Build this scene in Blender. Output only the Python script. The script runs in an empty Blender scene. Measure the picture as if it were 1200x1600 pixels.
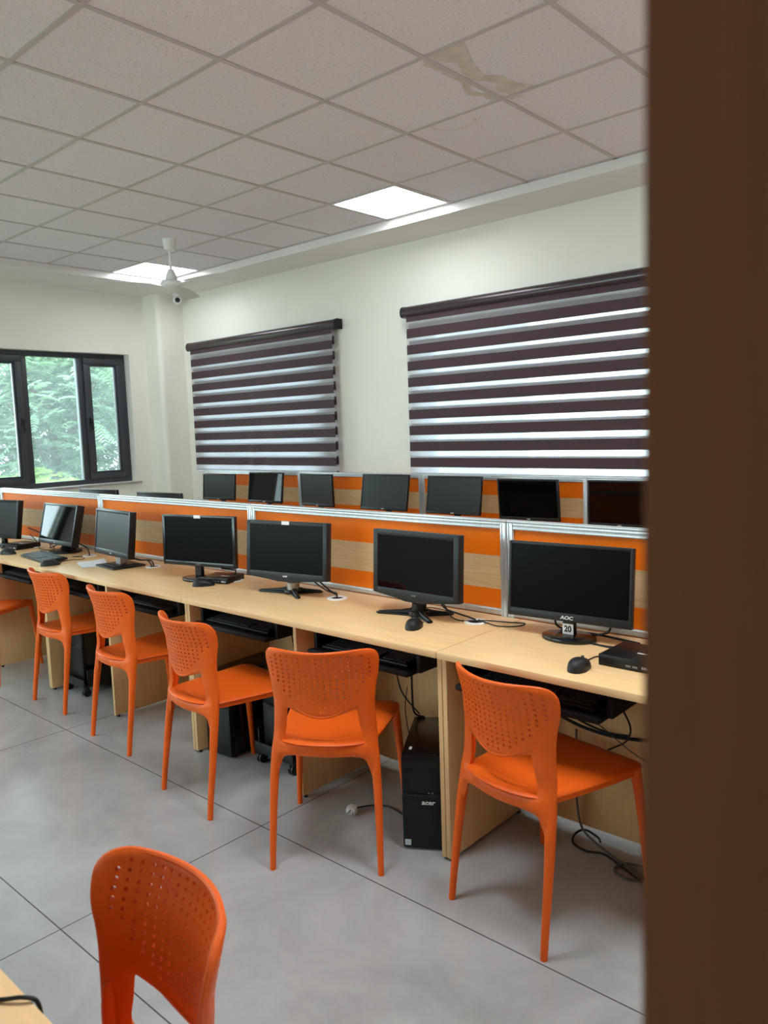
import bpy, bmesh, math, random
from mathutils import Vector, Matrix
from mathutils.geometry import delaunay_2d_cdt
R = math.radians
PI = math.pi
sc = bpy.context.scene
COL = sc.collection
random.seed(7)

# ------------------------------------------------------------------ camera
cam_d = bpy.data.cameras.new('camera')
cam = bpy.data.objects.new('camera', cam_d)
COL.objects.link(cam)
rt = Vector((0.74591133, 0.66519519, -0.03364001))
up = Vector((-0.04741614, 0.10341301, 0.99350765))
fw = Vector((-0.66435532, 0.73947354, -0.10867792))
m = Matrix((rt, up, -fw)).transposed().to_4x4()
m.translation = Vector((2.73152, -2.11536, 1.528))
cam.matrix_world = m
cam_d.sensor_fit = 'VERTICAL'
cam_d.sensor_height = 36.0
cam_d.lens = 36.0 * 1212.85 / 1600.0
cam_d.clip_start = 0.02
cam_d.dof.use_dof = True
cam_d.dof.focus_distance = 3.2
cam_d.dof.aperture_fstop = 6.0
sc.camera = cam

# ------------------------------------------------------------------ world, exposure
SKY = 4.9
LED = 5.0          # panels along the margin
LED_ADDED = 13.5     # unseen walkway panels, added to carry the light
w = bpy.data.worlds.new('world')
sc.world = w
w.use_nodes = True
wn = w.node_tree.nodes
wb = wn['Background']
wb.inputs[0].default_value = (0.85, 0.93, 1.0, 1)
wb.inputs[1].default_value = SKY
sc.view_settings.view_transform = 'Standard'
sc.view_settings.look = 'None'
sc.view_settings.exposure = 1.3
sc.view_settings.gamma = 1.0
sc.view_settings.use_curve_mapping = False
sc.cycles.use_denoising = True
sc.cycles.sample_clamp_indirect = 8.0
sc.cycles.max_bounces = 14
sc.cycles.diffuse_bounces = 8
sc.cycles.transparent_max_bounces = 24

def portal(name, loc, rot, sx, sy):
    d = bpy.data.lights.new(name, 'AREA')
    d.shape = 'RECTANGLE'; d.size = sx; d.size_y = sy
    d.cycles.is_portal = True
    o = bpy.data.objects.new(name, d); COL.objects.link(o)
    o.location = loc; o.rotation_euler = rot
    return o
portal('window_portal', (-5.12, 1.55, 1.7), (0, R(-90), 0), 1.36, 1.6)
portal('window_portal', (-5.12, -.3, 1.7), (0, R(-90), 0), 1.36, 1.3)
portal('window_portal', (-5.12, -2.75, 1.7), (0, R(-90), 0), 1.36, 2.3)
portal('window_portal', (-2.3, -4.33, 1.7), (R(90), 0, 0), 4.4, 1.36)

# ------------------------------------------------------------------ materials
def srgb(r, g, b):
    f = lambda c: (c / 12.92) if c <= 0.04045 else ((c + 0.055) / 1.055) ** 2.4
    return (f(r / 255), f(g / 255), f(b / 255), 1)

def mat(name, col, rough=0.5, metal=0.0, spec=0.5, var=0.04, scale=12.0, bump=0.0, bscale=200.0, coat=0.0, stretch=None):
    mt = bpy.data.materials.new(name); mt.use_nodes = True
    nt = mt.node_tree; n = nt.nodes; l = nt.links
    b = n['Principled BSDF']
    b.inputs['Roughness'].default_value = rough
    b.inputs['Metallic'].default_value = metal
    b.inputs['Specular IOR Level'].default_value = spec
    b.inputs['Coat Weight'].default_value = coat
    tc = n.new('ShaderNodeTexCoord')
    mp = n.new('ShaderNodeMapping')
    if stretch: mp.inputs['Scale'].default_value = stretch
    l.new(tc.outputs['Object'], mp.inputs['Vector'])
    nz = n.new('ShaderNodeTexNoise'); nz.inputs['Scale'].default_value = scale
    nz.inputs['Detail'].default_value = 4
    l.new(mp.outputs[0], nz.inputs['Vector'])
    rp = n.new('ShaderNodeValToRGB')
    rp.color_ramp.elements[0].position = 0.3
    rp.color_ramp.elements[1].position = 0.7
    rp.color_ramp.elements[0].color = tuple(c * (1 - var) for c in col[:3]) + (1,)
    rp.color_ramp.elements[1].color = tuple(min(1, c * (1 + var)) for c in col[:3]) + (1,)
    l.new(nz.outputs['Fac'], rp.inputs['Fac'])
    l.new(rp.outputs['Color'], b.inputs['Base Color'])
    if bump:
        bn = n.new('ShaderNodeTexNoise'); bn.inputs['Scale'].default_value = bscale
        l.new(tc.outputs['Object'], bn.inputs['Vector'])
        bp = n.new('ShaderNodeBump'); bp.inputs['Strength'].default_value = bump
        bp.inputs['Distance'].default_value = 0.002
        l.new(bn.outputs['Fac'], bp.inputs['Height'])
        l.new(bp.outputs['Normal'], b.inputs['Normal'])
    return mt

def emit_mat(name, col, s):
    mt = bpy.data.materials.new(name); mt.use_nodes = True
    n = mt.node_tree.nodes; n.clear()
    e = n.new('ShaderNodeEmission'); e.inputs[0].default_value = col; e.inputs[1].default_value = s
    o = n.new('ShaderNodeOutputMaterial'); mt.node_tree.links.new(e.outputs[0], o.inputs[0])
    return mt

M = {}
M['wall'] = mat('cream_paint', (0.81, 0.79, 0.71, 1), 0.75, spec=0.25, var=0.015, scale=3, bump=0.08, bscale=90)
M['white_paint'] = mat('white_paint', (0.78, 0.745, 0.72, 1), 0.8, spec=0.2, var=0.015, scale=3)
M['orange'] = mat('orange_plastic', (0.82, 0.124, 0.009, 1), 0.42, spec=0.3, var=0.02, scale=6, bump=0.05, bscale=600)
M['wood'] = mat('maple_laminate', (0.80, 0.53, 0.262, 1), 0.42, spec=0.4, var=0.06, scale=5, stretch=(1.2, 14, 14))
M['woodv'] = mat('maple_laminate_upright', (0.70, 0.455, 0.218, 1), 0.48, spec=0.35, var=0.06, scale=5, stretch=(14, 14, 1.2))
M['edge'] = mat('maple_edge_band', (0.60, 0.40, 0.22, 1), 0.5, spec=0.3, var=0.04, scale=8)
M['door'] = mat('brown_door_laminate', (0.215, 0.094, 0.045, 1), 0.5, spec=0.12, var=0.12, scale=4, stretch=(14, 14, 0.8))
M['alu'] = mat('brushed_aluminium', (0.60, 0.60, 0.60, 1), 0.38, metal=0.75, var=0.10, scale=6, stretch=(40, 40, 2))
M['black'] = mat('black_plastic', (0.0055, 0.0055, 0.006, 1), 0.38, spec=0.35, var=0.08, scale=20)
M['grey_black'] = mat('charcoal_plastic', (0.012, 0.0125, 0.014, 1), 0.45, spec=0.35, var=0.06, scale=20)
M['gloss_black'] = mat('gloss_black_plastic', (0.004, 0.0035, 0.004, 1), 0.24, spec=0.5, var=0.05, scale=10)
M['matte_black'] = mat('matte_black_metal', (0.004, 0.004, 0.0045, 1), 0.6, spec=0.25, var=0.1, scale=20)
M['screen'] = mat('dark_screen', (0.0025, 0.0022, 0.0025, 1), 0.30, spec=0.07, var=0.05, scale=4)
M['screen_matte'] = mat('matte_grey_screen', (0.010, 0.0102, 0.0108, 1), 0.38, spec=0.36, var=0.05, scale=4)
M['screen_gloss'] = mat('glossy_screen', (0.002, 0.002, 0.0025, 1), 0.03, spec=0.3, var=0.05, scale=4)
M['grey'] = mat('grey_plastic', (0.16, 0.165, 0.17, 1), 0.4, var=0.04)
M['silver'] = mat('silver_plastic', (0.42, 0.40, 0.37, 1), 0.3, metal=0.5, var=0.04)
M['logo'] = mat('silver_print', (0.70, 0.70, 0.70, 1), 0.5, var=0.02)
M['white'] = mat('white_plastic', (0.80, 0.79, 0.77, 1), 0.4, var=0.02)
M['paper'] = mat('white_paper', (0.80, 0.82, 0.86, 1), 0.8, spec=0.2, var=0.03)
M['cable'] = mat('black_rubber', (0.012, 0.012, 0.012, 1), 0.5, spec=0.3, var=0.05)
M['grey_cable'] = mat('grey_rubber', (0.09, 0.085, 0.085, 1), 0.5, spec=0.3, var=0.05)
M['anthracite'] = mat('anthracite_frame', (0.050, 0.053, 0.064, 1), 0.4, spec=0.4, var=0.05)
M['cassette'] = mat('aubergine_aluminium', (0.055, 0.038, 0.042, 1), 0.26, metal=0.35, spec=0.6, var=0.06, scale=4, stretch=(0.5, 30, 30))
M['tbar'] = mat('ceiling_tee_bar', (0.54, 0.48, 0.48, 1), 0.55, spec=0.3, var=0.02)
M['stain'] = mat('water_stain', (0.66, 0.565, 0.50, 1), 0.9, spec=0.1, var=0.10, scale=14)
M['stain_ring'] = mat('water_stain_edge', (0.56, 0.47, 0.42, 1), 0.9, spec=0.1, var=0.12, scale=20)
M['led'] = emit_mat('led_diffuser', (0.90, 0.96, 1.0, 1), LED)
M['led_added'] = emit_mat('led_diffuser_added', (0.93, 0.97, 1.0, 1), LED_ADDED)
M['bark'] = mat('bark', (0.10, 0.08, 0.06, 1), 0.9, spec=0.1, var=0.3, scale=20)
M['earth'] = mat('earth', (0.16, 0.18, 0.09, 1), 0.95, spec=0.1, var=0.3, scale=2)
M['keycap'] = mat('keycap_plastic', (0.022, 0.023, 0.026, 1), 0.45, spec=0.4, var=0.05)
M['sticker_blue'] = mat('sticker', (0.50, 0.62, 0.68, 1), 0.5, var=0.1, scale=60)
M['ink'] = mat('black_ink', (0.01, 0.01, 0.01, 1), 0.7, var=0.02)
M['skirting'] = mat('grey_skirting', (0.36, 0.355, 0.345, 1), 0.4, var=0.05)

def floor_mat():
    mt = bpy.data.materials.new('grey_porcelain_tile'); mt.use_nodes = True
    nt = mt.node_tree; n = nt.nodes; l = nt.links; b = n['Principled BSDF']
    tc = n.new('ShaderNodeTexCoord')
    n1 = n.new('ShaderNodeTexNoise'); n1.inputs['Scale'].default_value = 2.2; n1.inputs['Detail'].default_value = 9; n1.inputs['Roughness'].default_value = 0.62; n1.inputs['Distortion'].default_value = 0.6
    l.new(tc.outputs['Object'], n1.inputs['Vector'])
    rp = n.new('ShaderNodeValToRGB')
    rp.color_ramp.elements[0].position = 0.32; rp.color_ramp.elements[0].color = (0.33, 0.335, 0.335, 1)
    rp.color_ramp.elements[1].position = 0.72; rp.color_ramp.elements[1].color = (0.47, 0.475, 0.475, 1)
    l.new(n1.outputs['Fac'], rp.inputs['Fac'])
    sx = n.new('ShaderNodeSeparateXYZ'); l.new(tc.outputs['Object'], sx.inputs[0])
    def line(out, off, per, half):
        a = n.new('ShaderNodeMath'); a.operation = 'SUBTRACT'; l.new(out, a.inputs[0]); a.inputs[1].default_value = off - 100 * per
        p = n.new('ShaderNodeMath'); p.operation = 'PINGPONG'; l.new(a.outputs[0], p.inputs[0]); p.inputs[1].default_value = per / 2
        c = n.new('ShaderNodeMath'); c.operation = 'LESS_THAN'; l.new(p.outputs[0], c.inputs[0]); c.inputs[1].default_value = half
        return c
    a = line(sx.outputs['X'], 0.424, 1.605, 0.0022); c = line(sx.outputs['Y'], -0.324, 0.803, 0.0022)
    mx = n.new('ShaderNodeMath'); mx.operation = 'MAXIMUM'; l.new(a.outputs[0], mx.inputs[0]); l.new(c.outputs[0], mx.inputs[1])
    mix = n.new('ShaderNodeMix'); mix.data_type = 'RGBA'
    l.new(mx.outputs[0], mix.inputs['Factor']); l.new(rp.outputs['Color'], mix.inputs[6]); mix.inputs[7].default_value = (0.075, 0.072, 0.068, 1)
    l.new(mix.outputs[2], b.inputs['Base Color'])
    rr = n.new('ShaderNodeMapRange'); l.new(n1.outputs['Fac'], rr.inputs[0]); rr.inputs[3].default_value = 0.24; rr.inputs[4].default_value = 0.28
    l.new(rr.outputs[0], b.inputs['Roughness'])
    b.inputs['Specular IOR Level'].default_value = 0.7
    return mt
M['floor'] = floor_mat()

def ceil_mat():
    mt = bpy.data.materials.new('mineral_fibre_tile'); mt.use_nodes = True
    nt = mt.node_tree; n = nt.nodes; l = nt.links; b = n['Principled BSDF']
    b.inputs['Roughness'].default_value = 0.9; b.inputs['Specular IOR Level'].default_value = 0.1
    tc = n.new('ShaderNodeTexCoord')
    v = n.new('ShaderNodeTexNoise'); v.inputs['Scale'].default_value = 110; v.inputs['Detail'].default_value = 2
    l.new(tc.outputs['Object'], v.inputs['Vector'])
    rp = n.new('ShaderNodeValToRGB')
    rp.color_ramp.elements[0].position = 0.30; rp.color_ramp.elements[0].color = (0.60, 0.55, 0.58, 1)
    rp.color_ramp.elements[1].position = 0.42; rp.color_ramp.elements[1].color = (0.80, 0.735, 0.78, 1)
    l.new(v.outputs['Fac'], rp.inputs['Fac'])
    # each tile a touch lighter or darker
    sn = n.new('ShaderNodeVectorMath'); sn.operation = 'SNAP'; sn.inputs[1].default_value = (0.6, 0.6, 10)
    l.new(tc.outputs['Object'], sn.inputs[0])
    wn_ = n.new('ShaderNodeTexWhiteNoise'); l.new(sn.outputs[0], wn_.inputs['Vector'])
    mr = n.new('ShaderNodeMapRange'); l.new(wn_.outputs['Value'], mr.inputs[0]); mr.inputs[3].default_value = 0.965; mr.inputs[4].default_value = 1.02
    mm = n.new('ShaderNodeVectorMath'); mm.operation = 'SCALE'; l.new(rp.outputs['Color'], mm.inputs[0]); l.new(mr.outputs[0], mm.inputs['Scale'])
    l.new(mm.outputs[0], b.inputs['Base Color'])
    return mt
M['ceiling'] = ceil_mat()

def stripe_mat():
    # orange / wood / orange fabric board, by height
    mt = bpy.data.materials.new('striped_screen_board'); mt.use_nodes = True
    nt = mt.node_tree; n = nt.nodes; l = nt.links; b = n['Principled BSDF']
    b.inputs['Roughness'].default_value = 0.5; b.inputs['Specular IOR Level'].default_value = 0.2
    tc = n.new('ShaderNodeTexCoord'); sx = n.new('ShaderNodeSeparateXYZ'); l.new(tc.outputs['Object'], sx.inputs[0])
    def cmp(op, v):
        c = n.new('ShaderNodeMath'); c.operation = op; l.new(sx.outputs['Z'], c.inputs[0]); c.inputs[1].default_value = v; return c
    a = cmp('LESS_THAN', 1.003); c = cmp('GREATER_THAN', 0.869)
    mu = n.new('ShaderNodeMath'); mu.operation = 'MULTIPLY'; l.new(a.outputs[0], mu.inputs[0]); l.new(c.outputs[0], mu.inputs[1])
    mp = n.new('ShaderNodeMapping'); mp.inputs['Scale'].default_value = (1.5, 10, 22); l.new(tc.outputs['Object'], mp.inputs[0])
    nz = n.new('ShaderNodeTexNoise'); nz.inputs['Scale'].default_value = 4; nz.inputs['Detail'].default_value = 5; l.new(mp.outputs[0], nz.inputs['Vector'])
    rp = n.new('ShaderNodeValToRGB')
    rp.color_ramp.elements[0].position = 0.3; rp.color_ramp.elements[0].color = (0.56, 0.385, 0.20, 1)
    rp.color_ramp.elements[1].position = 0.7; rp.color_ramp.elements[1].color = (0.68, 0.48, 0.265, 1)
    l.new(nz.outputs['Fac'], rp.inputs['Fac'])
    mix = n.new('ShaderNodeMix'); mix.data_type = 'RGBA'
    l.new(mu.outputs[0], mix.inputs['Factor']); mix.inputs[6].default_value = (0.84, 0.172, 0.002, 1); l.new(rp.outputs['Color'], mix.inputs[7])
    l.new(mix.outputs[2], b.inputs['Base Color'])
    return mt
M['stripe'] = stripe_mat()

def zebra_mat(name, top, pitch, dark):
    # opaque bands alternating with sheer voile, by height
    mt = bpy.data.materials.new(name); mt.use_nodes = True
    nt = mt.node_tree; n = nt.nodes; l = nt.links; n.clear()
    tc = n.new('ShaderNodeTexCoord'); sx = n.new('ShaderNodeSeparateXYZ'); l.new(tc.outputs['Object'], sx.inputs[0])
    a = n.new('ShaderNodeMath'); a.operation = 'SUBTRACT'; a.inputs[0].default_value = top + 100 * pitch; l.new(sx.outputs['Z'], a.inputs[1])
    md = n.new('ShaderNodeMath'); md.operation = 'MODULO'; l.new(a.outputs[0], md.inputs[0]); md.inputs[1].default_value = pitch
    lt = n.new('ShaderNodeMath'); lt.operation = 'LESS_THAN'; l.new(md.outputs[0], lt.inputs[0]); lt.inputs[1].default_value = dark
    mp = n.new('ShaderNodeMapping'); mp.inputs['Scale'].default_value = (3, 3, 250); l.new(tc.outputs['Object'], mp.inputs[0])
    nz = n.new('ShaderNodeTexNoise'); nz.inputs['Scale'].default_value = 3; l.new(mp.outputs[0], nz.inputs['Vector'])
    rp = n.new('ShaderNodeValToRGB')
    rp.color_ramp.elements[0].color = (0.052, 0.030, 0.034, 1); rp.color_ramp.elements[1].color = (0.085, 0.050, 0.055, 1)
    l.new(nz.outputs['Fac'], rp.inputs['Fac'])
    d = n.new('ShaderNodeBsdfPrincipled'); d.inputs['Roughness'].default_value = 0.75; d.inputs['Specular IOR Level'].default_value = 0.25
    l.new(rp.outputs['Color'], d.inputs['Base Color'])
    t = n.new('ShaderNodeBsdfTranslucent'); t.inputs[0].default_value = (0.70, 0.68, 0.76, 1)
    df = n.new('ShaderNodeBsdfDiffuse'); df.inputs[0].default_value = (0.72, 0.71, 0.72, 1)
    tr = n.new('ShaderNodeBsdfTransparent')
    m1 = n.new('ShaderNodeMixShader'); m1.inputs[0].default_value = 0.45; l.new(t.outputs[0], m1.inputs[1]); l.new(df.outputs[0], m1.inputs[2])
    m2 = n.new('ShaderNodeMixShader'); m2.inputs[0].default_value = 0.42; l.new(m1.outputs[0], m2.inputs[1]); l.new(tr.outputs[0], m2.inputs[2])
    m3 = n.new('ShaderNodeMixShader'); l.new(lt.outputs[0], m3.inputs[0]); l.new(m2.outputs[0], m3.inputs[1]); l.new(d.outputs[0], m3.inputs[2])
    o = n.new('ShaderNodeOutputMaterial'); l.new(m3.outputs[0], o.inputs[0])
    return mt
M['zebra_front'] = zebra_mat('zebra_fabric_front', 2.303, 0.129, 0.075)
M['zebra_back'] = zebra_mat('zebra_fabric_back', 2.343, 0.1325, 0.075)

def glass_mat():
    # thin, slightly dusty pane
    mt = bpy.data.materials.new('window_glass'); mt.use_nodes = True
    nt = mt.node_tree; n = nt.nodes; l = nt.links; n.clear()
    tr = n.new('ShaderNodeBsdfTransparent'); tr.inputs[0].default_value = (0.88, 0.97, 0.95, 1)
    gl = n.new('ShaderNodeBsdfGlossy'); gl.inputs['Roughness'].default_value = 0.02
    tl = n.new('ShaderNodeBsdfTranslucent'); tl.inputs[0].default_value = (0.80, 0.92, 0.95, 1)
    tc = n.new('ShaderNodeTexCoord'); nz = n.new('ShaderNodeTexNoise'); nz.inputs['Scale'].default_value = 5; l.new(tc.outputs['Object'], nz.inputs['Vector'])
    mr = n.new('ShaderNodeMapRange'); l.new(nz.outputs['Fac'], mr.inputs[0]); mr.inputs[3].default_value = 0.03; mr.inputs[4].default_value = 0.09
    m0 = n.new('ShaderNodeMixShader'); l.new(mr.outputs[0], m0.inputs[0]); l.new(tr.outputs[0], m0.inputs[1]); l.new(tl.outputs[0], m0.inputs[2])
    fr = n.new('ShaderNodeFresnel'); fr.inputs[0].default_value = 1.4
    m1 = n.new('ShaderNodeMixShader'); l.new(fr.outputs[0], m1.inputs[0]); l.new(m0.outputs[0], m1.inputs[1]); l.new(gl.outputs[0], m1.inputs[2])
    o = n.new('ShaderNodeOutputMaterial'); l.new(m1.outputs[0], o.inputs[0])
    return mt
M['glass'] = glass_mat()

def leaf_mat(name, c1, c2):
    mt = bpy.data.materials.new(name); mt.use_nodes = True
    nt = mt.node_tree; n = nt.nodes; l = nt.links; n.clear()
    tc = n.new('ShaderNodeTexCoord'); nz = n.new('ShaderNodeTexNoise'); nz.inputs['Scale'].default_value = 1.6; nz.inputs['Detail'].default_value = 3
    l.new(tc.outputs['Object'], nz.inputs['Vector'])
    rp = n.new('ShaderNodeValToRGB'); rp.color_ramp.elements[0].position = 0.35; rp.color_ramp.elements[1].position = 0.65
    rp.color_ramp.elements[0].color = c1; rp.color_ramp.elements[1].color = c2
    l.new(nz.outputs['Fac'], rp.inputs['Fac'])
    d = n.new('ShaderNodeBsdfDiffuse'); t = n.new('ShaderNodeBsdfTranslucent')
    l.new(rp.outputs['Color'], d.inputs[0]); l.new(rp.outputs['Color'], t.inputs[0])
    mx = n.new('ShaderNodeMixShader'); mx.inputs[0].default_value = 0.4; l.new(d.outputs[0], mx.inputs[1]); l.new(t.outputs[0], mx.inputs[2])
    o = n.new('ShaderNodeOutputMaterial'); l.new(mx.outputs[0], o.inputs[0])
    return mt
M['leaf_a'] = leaf_mat('feathery_leaf', (0.055, 0.115, 0.075, 1), (0.25, 0.37, 0.22, 1))
M['leaf_b'] = leaf_mat('bright_leaf', (0.11, 0.21, 0.05, 1), (0.34, 0.43, 0.10, 1))

# ------------------------------------------------------------------ mesh helpers
class MB:
    def __init__(s): s.bm = bmesh.new()
    def _add(s, other, mtx=None):
        if mtx is not None: other.transform(mtx)
        me = bpy.data.meshes.new('tmp'); other.to_mesh(me); other.free()
        s.bm.from_mesh(me); bpy.data.meshes.remove(me)
    def box(s, x0, x1, y0, y1, z0, z1, bev=0.0, mtx=None, seg=2):
        b = bmesh.new(); bmesh.ops.create_cube(b, size=1)
        b.transform(Matrix.Translation(((x0 + x1) / 2, (y0 + y1) / 2, (z0 + z1) / 2)) @ Matrix.Diagonal((x1 - x0, y1 - y0, z1 - z0, 1)))
        if bev: bmesh.ops.bevel(b, geom=b.edges[:], offset=bev, segments=seg, affect='EDGES', profile=0.5)
        s._add(b, mtx); return s
    def prism(s, pts, h0, h1, mtx=None, bev=0.0):
        # 2-D outline (x, y) between heights h0 and h1
        b = bmesh.new()
        a = [b.verts.new((x, y, h0)) for x, y in pts]; c = [b.verts.new((x, y, h1)) for x, y in pts]
        n = len(pts); b.faces.new(a[::-1]); b.faces.new(c)
        for i in range(n): b.faces.new((a[i], a[(i + 1) % n], c[(i + 1) % n], c[i]))
        bmesh.ops.recalc_face_normals(b, faces=b.faces[:])
        if bev:
            es = [e for e in b.edges if abs(e.verts[0].co.z - e.verts[1].co.z) < 1e-6]
            bmesh.ops.bevel(b, geom=es, offset=bev, segments=2, affect='EDGES', profile=0.5)
        s._add(b, mtx); return s
    def lathe(s, prof, n=24, mtx=None):
        b = bmesh.new(); rings = []
        for r, z in prof:
            if r < 1e-6: rings.append([b.verts.new((0, 0, z))])
            else: rings.append([b.verts.new((r * math.cos(2 * PI * i / n), r * math.sin(2 * PI * i / n), z)) for i in range(n)])
        for a, c in zip(rings, rings[1:]):
            for i in range(n):
                j = (i + 1) % n
                if len(a) == 1 and len(c) > 1: b.faces.new((a[0], c[i], c[j]))
                elif len(c) == 1 and len(a) > 1: b.faces.new((a[i], a[j], c[0]))
                elif len(a) > 1: b.faces.new((a[i], a[j], c[j], c[i]))
        bmesh.ops.recalc_face_normals(b, faces=b.faces[:])
        s._add(b, mtx); return s
    def cyl(s, c, r, h, n=24, mtx=None, axis='z', bev=0.0):
        prof = [(0, 0), (r - bev, 0), (r, bev), (r, h - bev), (r - bev, h), (0, h)] if bev else [(0, 0), (r, 0), (r, h), (0, h)]
        mm = Matrix.Translation(c)
        if axis == 'y': mm = mm @ Matrix.Rotation(R(-90), 4, 'X')
        if axis == 'x': mm = mm @ Matrix.Rotation(R(90), 4, 'Y')
        if mtx is not None: mm = mtx @ mm
        return s.lathe(prof, n, mm)
    def tube(s, pts, rad, n=10, sub=0, ell=1.0, mtx=None, cap=True):
        P = [Vector(p) for p in pts]
        rads = list(rad) if hasattr(rad, '__len__') else [rad] * len(P)
        if sub: P, rads = catmull(P, rads, sub)
        b = bmesh.new(); rings = []; prev = None
        for i, p in enumerate(P):
            t = (P[min(i + 1, len(P) - 1)] - P[max(i - 1, 0)])
            if t.length < 1e-9: t = Vector((0, 0, 1))
            t.normalize()
            if prev is None:
                a = Vector((1, 0, 0)) if abs(t.x) < 0.9 else Vector((0, 1, 0))
                u = (a - t * a.dot(t)).normalized()
            else: u = (prev - t * prev.dot(t)).normalized()
            prev = u; v = t.cross(u)
            rings.append([b.verts.new(p + (u * math.cos(2 * PI * k / n) * ell + v * math.sin(2 * PI * k / n)) * rads[i]) for k in range(n)])
        for a, c in zip(rings, rings[1:]):
            for k in range(n): b.faces.new((a[k], a[(k + 1) % n], c[(k + 1) % n], c[k]))
        if cap: b.faces.new(rings[0][::-1]); b.faces.new(rings[-1])
        bmesh.ops.recalc_face_normals(b, faces=b.faces[:])
        s._add(b, mtx); return s
    def grid(s, f, nu, nv, mtx=None):
        b = bmesh.new()
        V = [[b.verts.new(f(i / nu, j / nv)) for j in range(nv + 1)] for i in range(nu + 1)]
        for i in range(nu):
            for j in range(nv): b.faces.new((V[i][j], V[i + 1][j], V[i + 1][j + 1], V[i][j + 1]))
        s._add(b, mtx); return s
    def build(s, name, material, parent=None, smooth=True, ang=35, loc=None):
        me = bpy.data.meshes.new(name)
        s.bm.to_mesh(me); s.bm.free()
        me.materials.append(M[material] if isinstance(material, str) else material)
        if smooth:
            me.polygons.foreach_set('use_smooth', [True] * len(me.polygons))
            me.set_sharp_from_angle(angle=R(ang))
        o = bpy.data.objects.new(name, me); COL.objects.link(o)
        if parent is not None: o.parent = parent
        if loc is not None: o.location = loc
        return o

def catmull(P, rads, sub):
    o, ro = [], []
    n = len(P)
    for i in range(n - 1):
        p0, p1, p2, p3 = P[max(i - 1, 0)], P[i], P[i + 1], P[min(i + 2, n - 1)]
        for k in range(sub):
            t = k / sub
            o.append(0.5 * ((2 * p1) + (p2 - p0) * t + (2 * p0 - 5 * p1 + 4 * p2 - p3) * t * t + (3 * p1 - p0 - 3 * p2 + p3) * t ** 3))
            ro.append(rads[i] * (1 - t) + rads[i + 1] * t)
    o.append(P[-1]); ro.append(rads[-1])
    return o, ro

def tag(o, label, cat, group=None, kind=None):
    if label: o['label'] = label
    if cat: o['category'] = cat
    if group: o['group'] = group
    if kind: o['kind'] = kind
    return o
def thing(name, label, cat, loc=(0, 0, 0), rz=0.0, group=None):
    o = bpy.data.objects.new(name, None); COL.objects.link(o)
    o.empty_display_size = 0.05
    o.location = loc; o.rotation_euler = (0, 0, rz)
    return tag(o, label, cat, group)
def struct(o, label=None):
    o['kind'] = 'structure'
    if label: o['label'] = label
    return o
def copy_tree(o, parent=None):
    c = o.copy(); COL.objects.link(c); c.parent = parent
    for ch in o.children: copy_tree(ch, c)
    return c
def dup(o, loc, rz, label, group=None):
    c = copy_tree(o); c.location = loc; c.rotation_euler = (0, 0, rz)
    c['label'] = label
    if group: c['group'] = group
    return c
def text_mesh(name, s, size, material, parent, mtx, ext=0.0004, shear=0.0, bold=0.0, sx=1.0):
    cu = bpy.data.curves.new('tmp_text', 'FONT')
    cu.body = s; cu.size = size; cu.extrude = ext; cu.align_x = 'CENTER'; cu.align_y = 'CENTER'
    cu.shear = shear; cu.offset = bold; cu.resolution_u = 3
    to = bpy.data.objects.new('tmp_text', cu); COL.objects.link(to)
    dg = bpy.context.evaluated_depsgraph_get(); dg.update()
    me = bpy.data.meshes.new_from_object(to.evaluated_get(dg))
    bpy.data.objects.remove(to); bpy.data.curves.remove(cu)
    me.transform(Matrix.Diagonal((sx, 1, 1, 1)))
    me.transform(mtx)
    me.name = name
    me.materials.clear(); me.materials.append(M[material])
    o = bpy.data.objects.new(name, me); COL.objects.link(o); o.parent = parent
    return o
FRONT = Matrix.Rotation(R(90), 4, 'X')      # text plane xy -> xz, facing -y

# ------------------------------------------------------------------ room shell
X0, X1, Y0, Y1 = -4.85, 3.45, -4.2, 2.86
ZC, ZS, ZT = 3.065, 3.0, 3.2
WZ0, WZ1 = 1.04, 2.385
struct(MB().box(X0 - .3, X1 + .15, Y0 - .15, Y1 + .3, -.12, 0).build('floor', 'floor', smooth=False))

def wall_with_holes(name, axis, a0, a1, t0, t1, holes, material='wall'):
    # axis 'x': runs along x between a0..a1, thickness t0..t1 in y
    mb = MB()
    def bx(u0, u1, z0, z1):
        if u1 - u0 < 1e-4 or z1 - z0 < 1e-4: return
        if axis == 'x': mb.box(u0, u1, t0, t1, z0, z1)
        else: mb.box(t0, t1, u0, u1, z0, z1)
    cur = a0
    for (h0, h1, z0, z1) in sorted(holes):
        bx(cur, h0, 0, ZT); bx(h0, h1, 0, z0); bx(h0, h1, z1, ZT); cur = h1
    bx(cur, a1, 0, ZT)
    return struct(mb.build(name, material, smooth=False))
WL = [(0.74, 2.352, WZ0, WZ1), (-1.02, .35, WZ0, WZ1), (-3.9, -1.6, WZ0, WZ1)]
WB = [(-4.25, -2.36, WZ0, WZ1), (-1.31, 0.80, WZ0, WZ1)]
wall_with_holes('wall_left', 'y', Y0 - .15, Y1 + .3, X0 - .3, X0, WL)
wall_with_holes('wall_back', 'x', X0, X1 + .15, Y1, Y1 + .3, WB)
wall_with_holes('wall_right', 'y', Y0, Y1, X1, X1 + .15, [(-2.76, -1.83, 0, 2.1)])
wall_with_holes('wall_front', 'x', X0, X1 + .15, Y0 - .15, Y0, [(-4.5, -.1, WZ0, WZ1)])
struct(MB().box(4.9, 5.0, -4.2, 0, 0, ZT).box(X1 + .15, 4.9, -4.3, -4.2, 0, ZT).box(X1 + .15, 4.9, 0, .1, 0, ZT).build('wall_corridor', 'wall', smooth=False))
struct(MB().box(X1 + .15, 5.0, -4.3, .1, -.12, 0).build('floor_corridor', 'floor', smooth=False))
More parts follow.
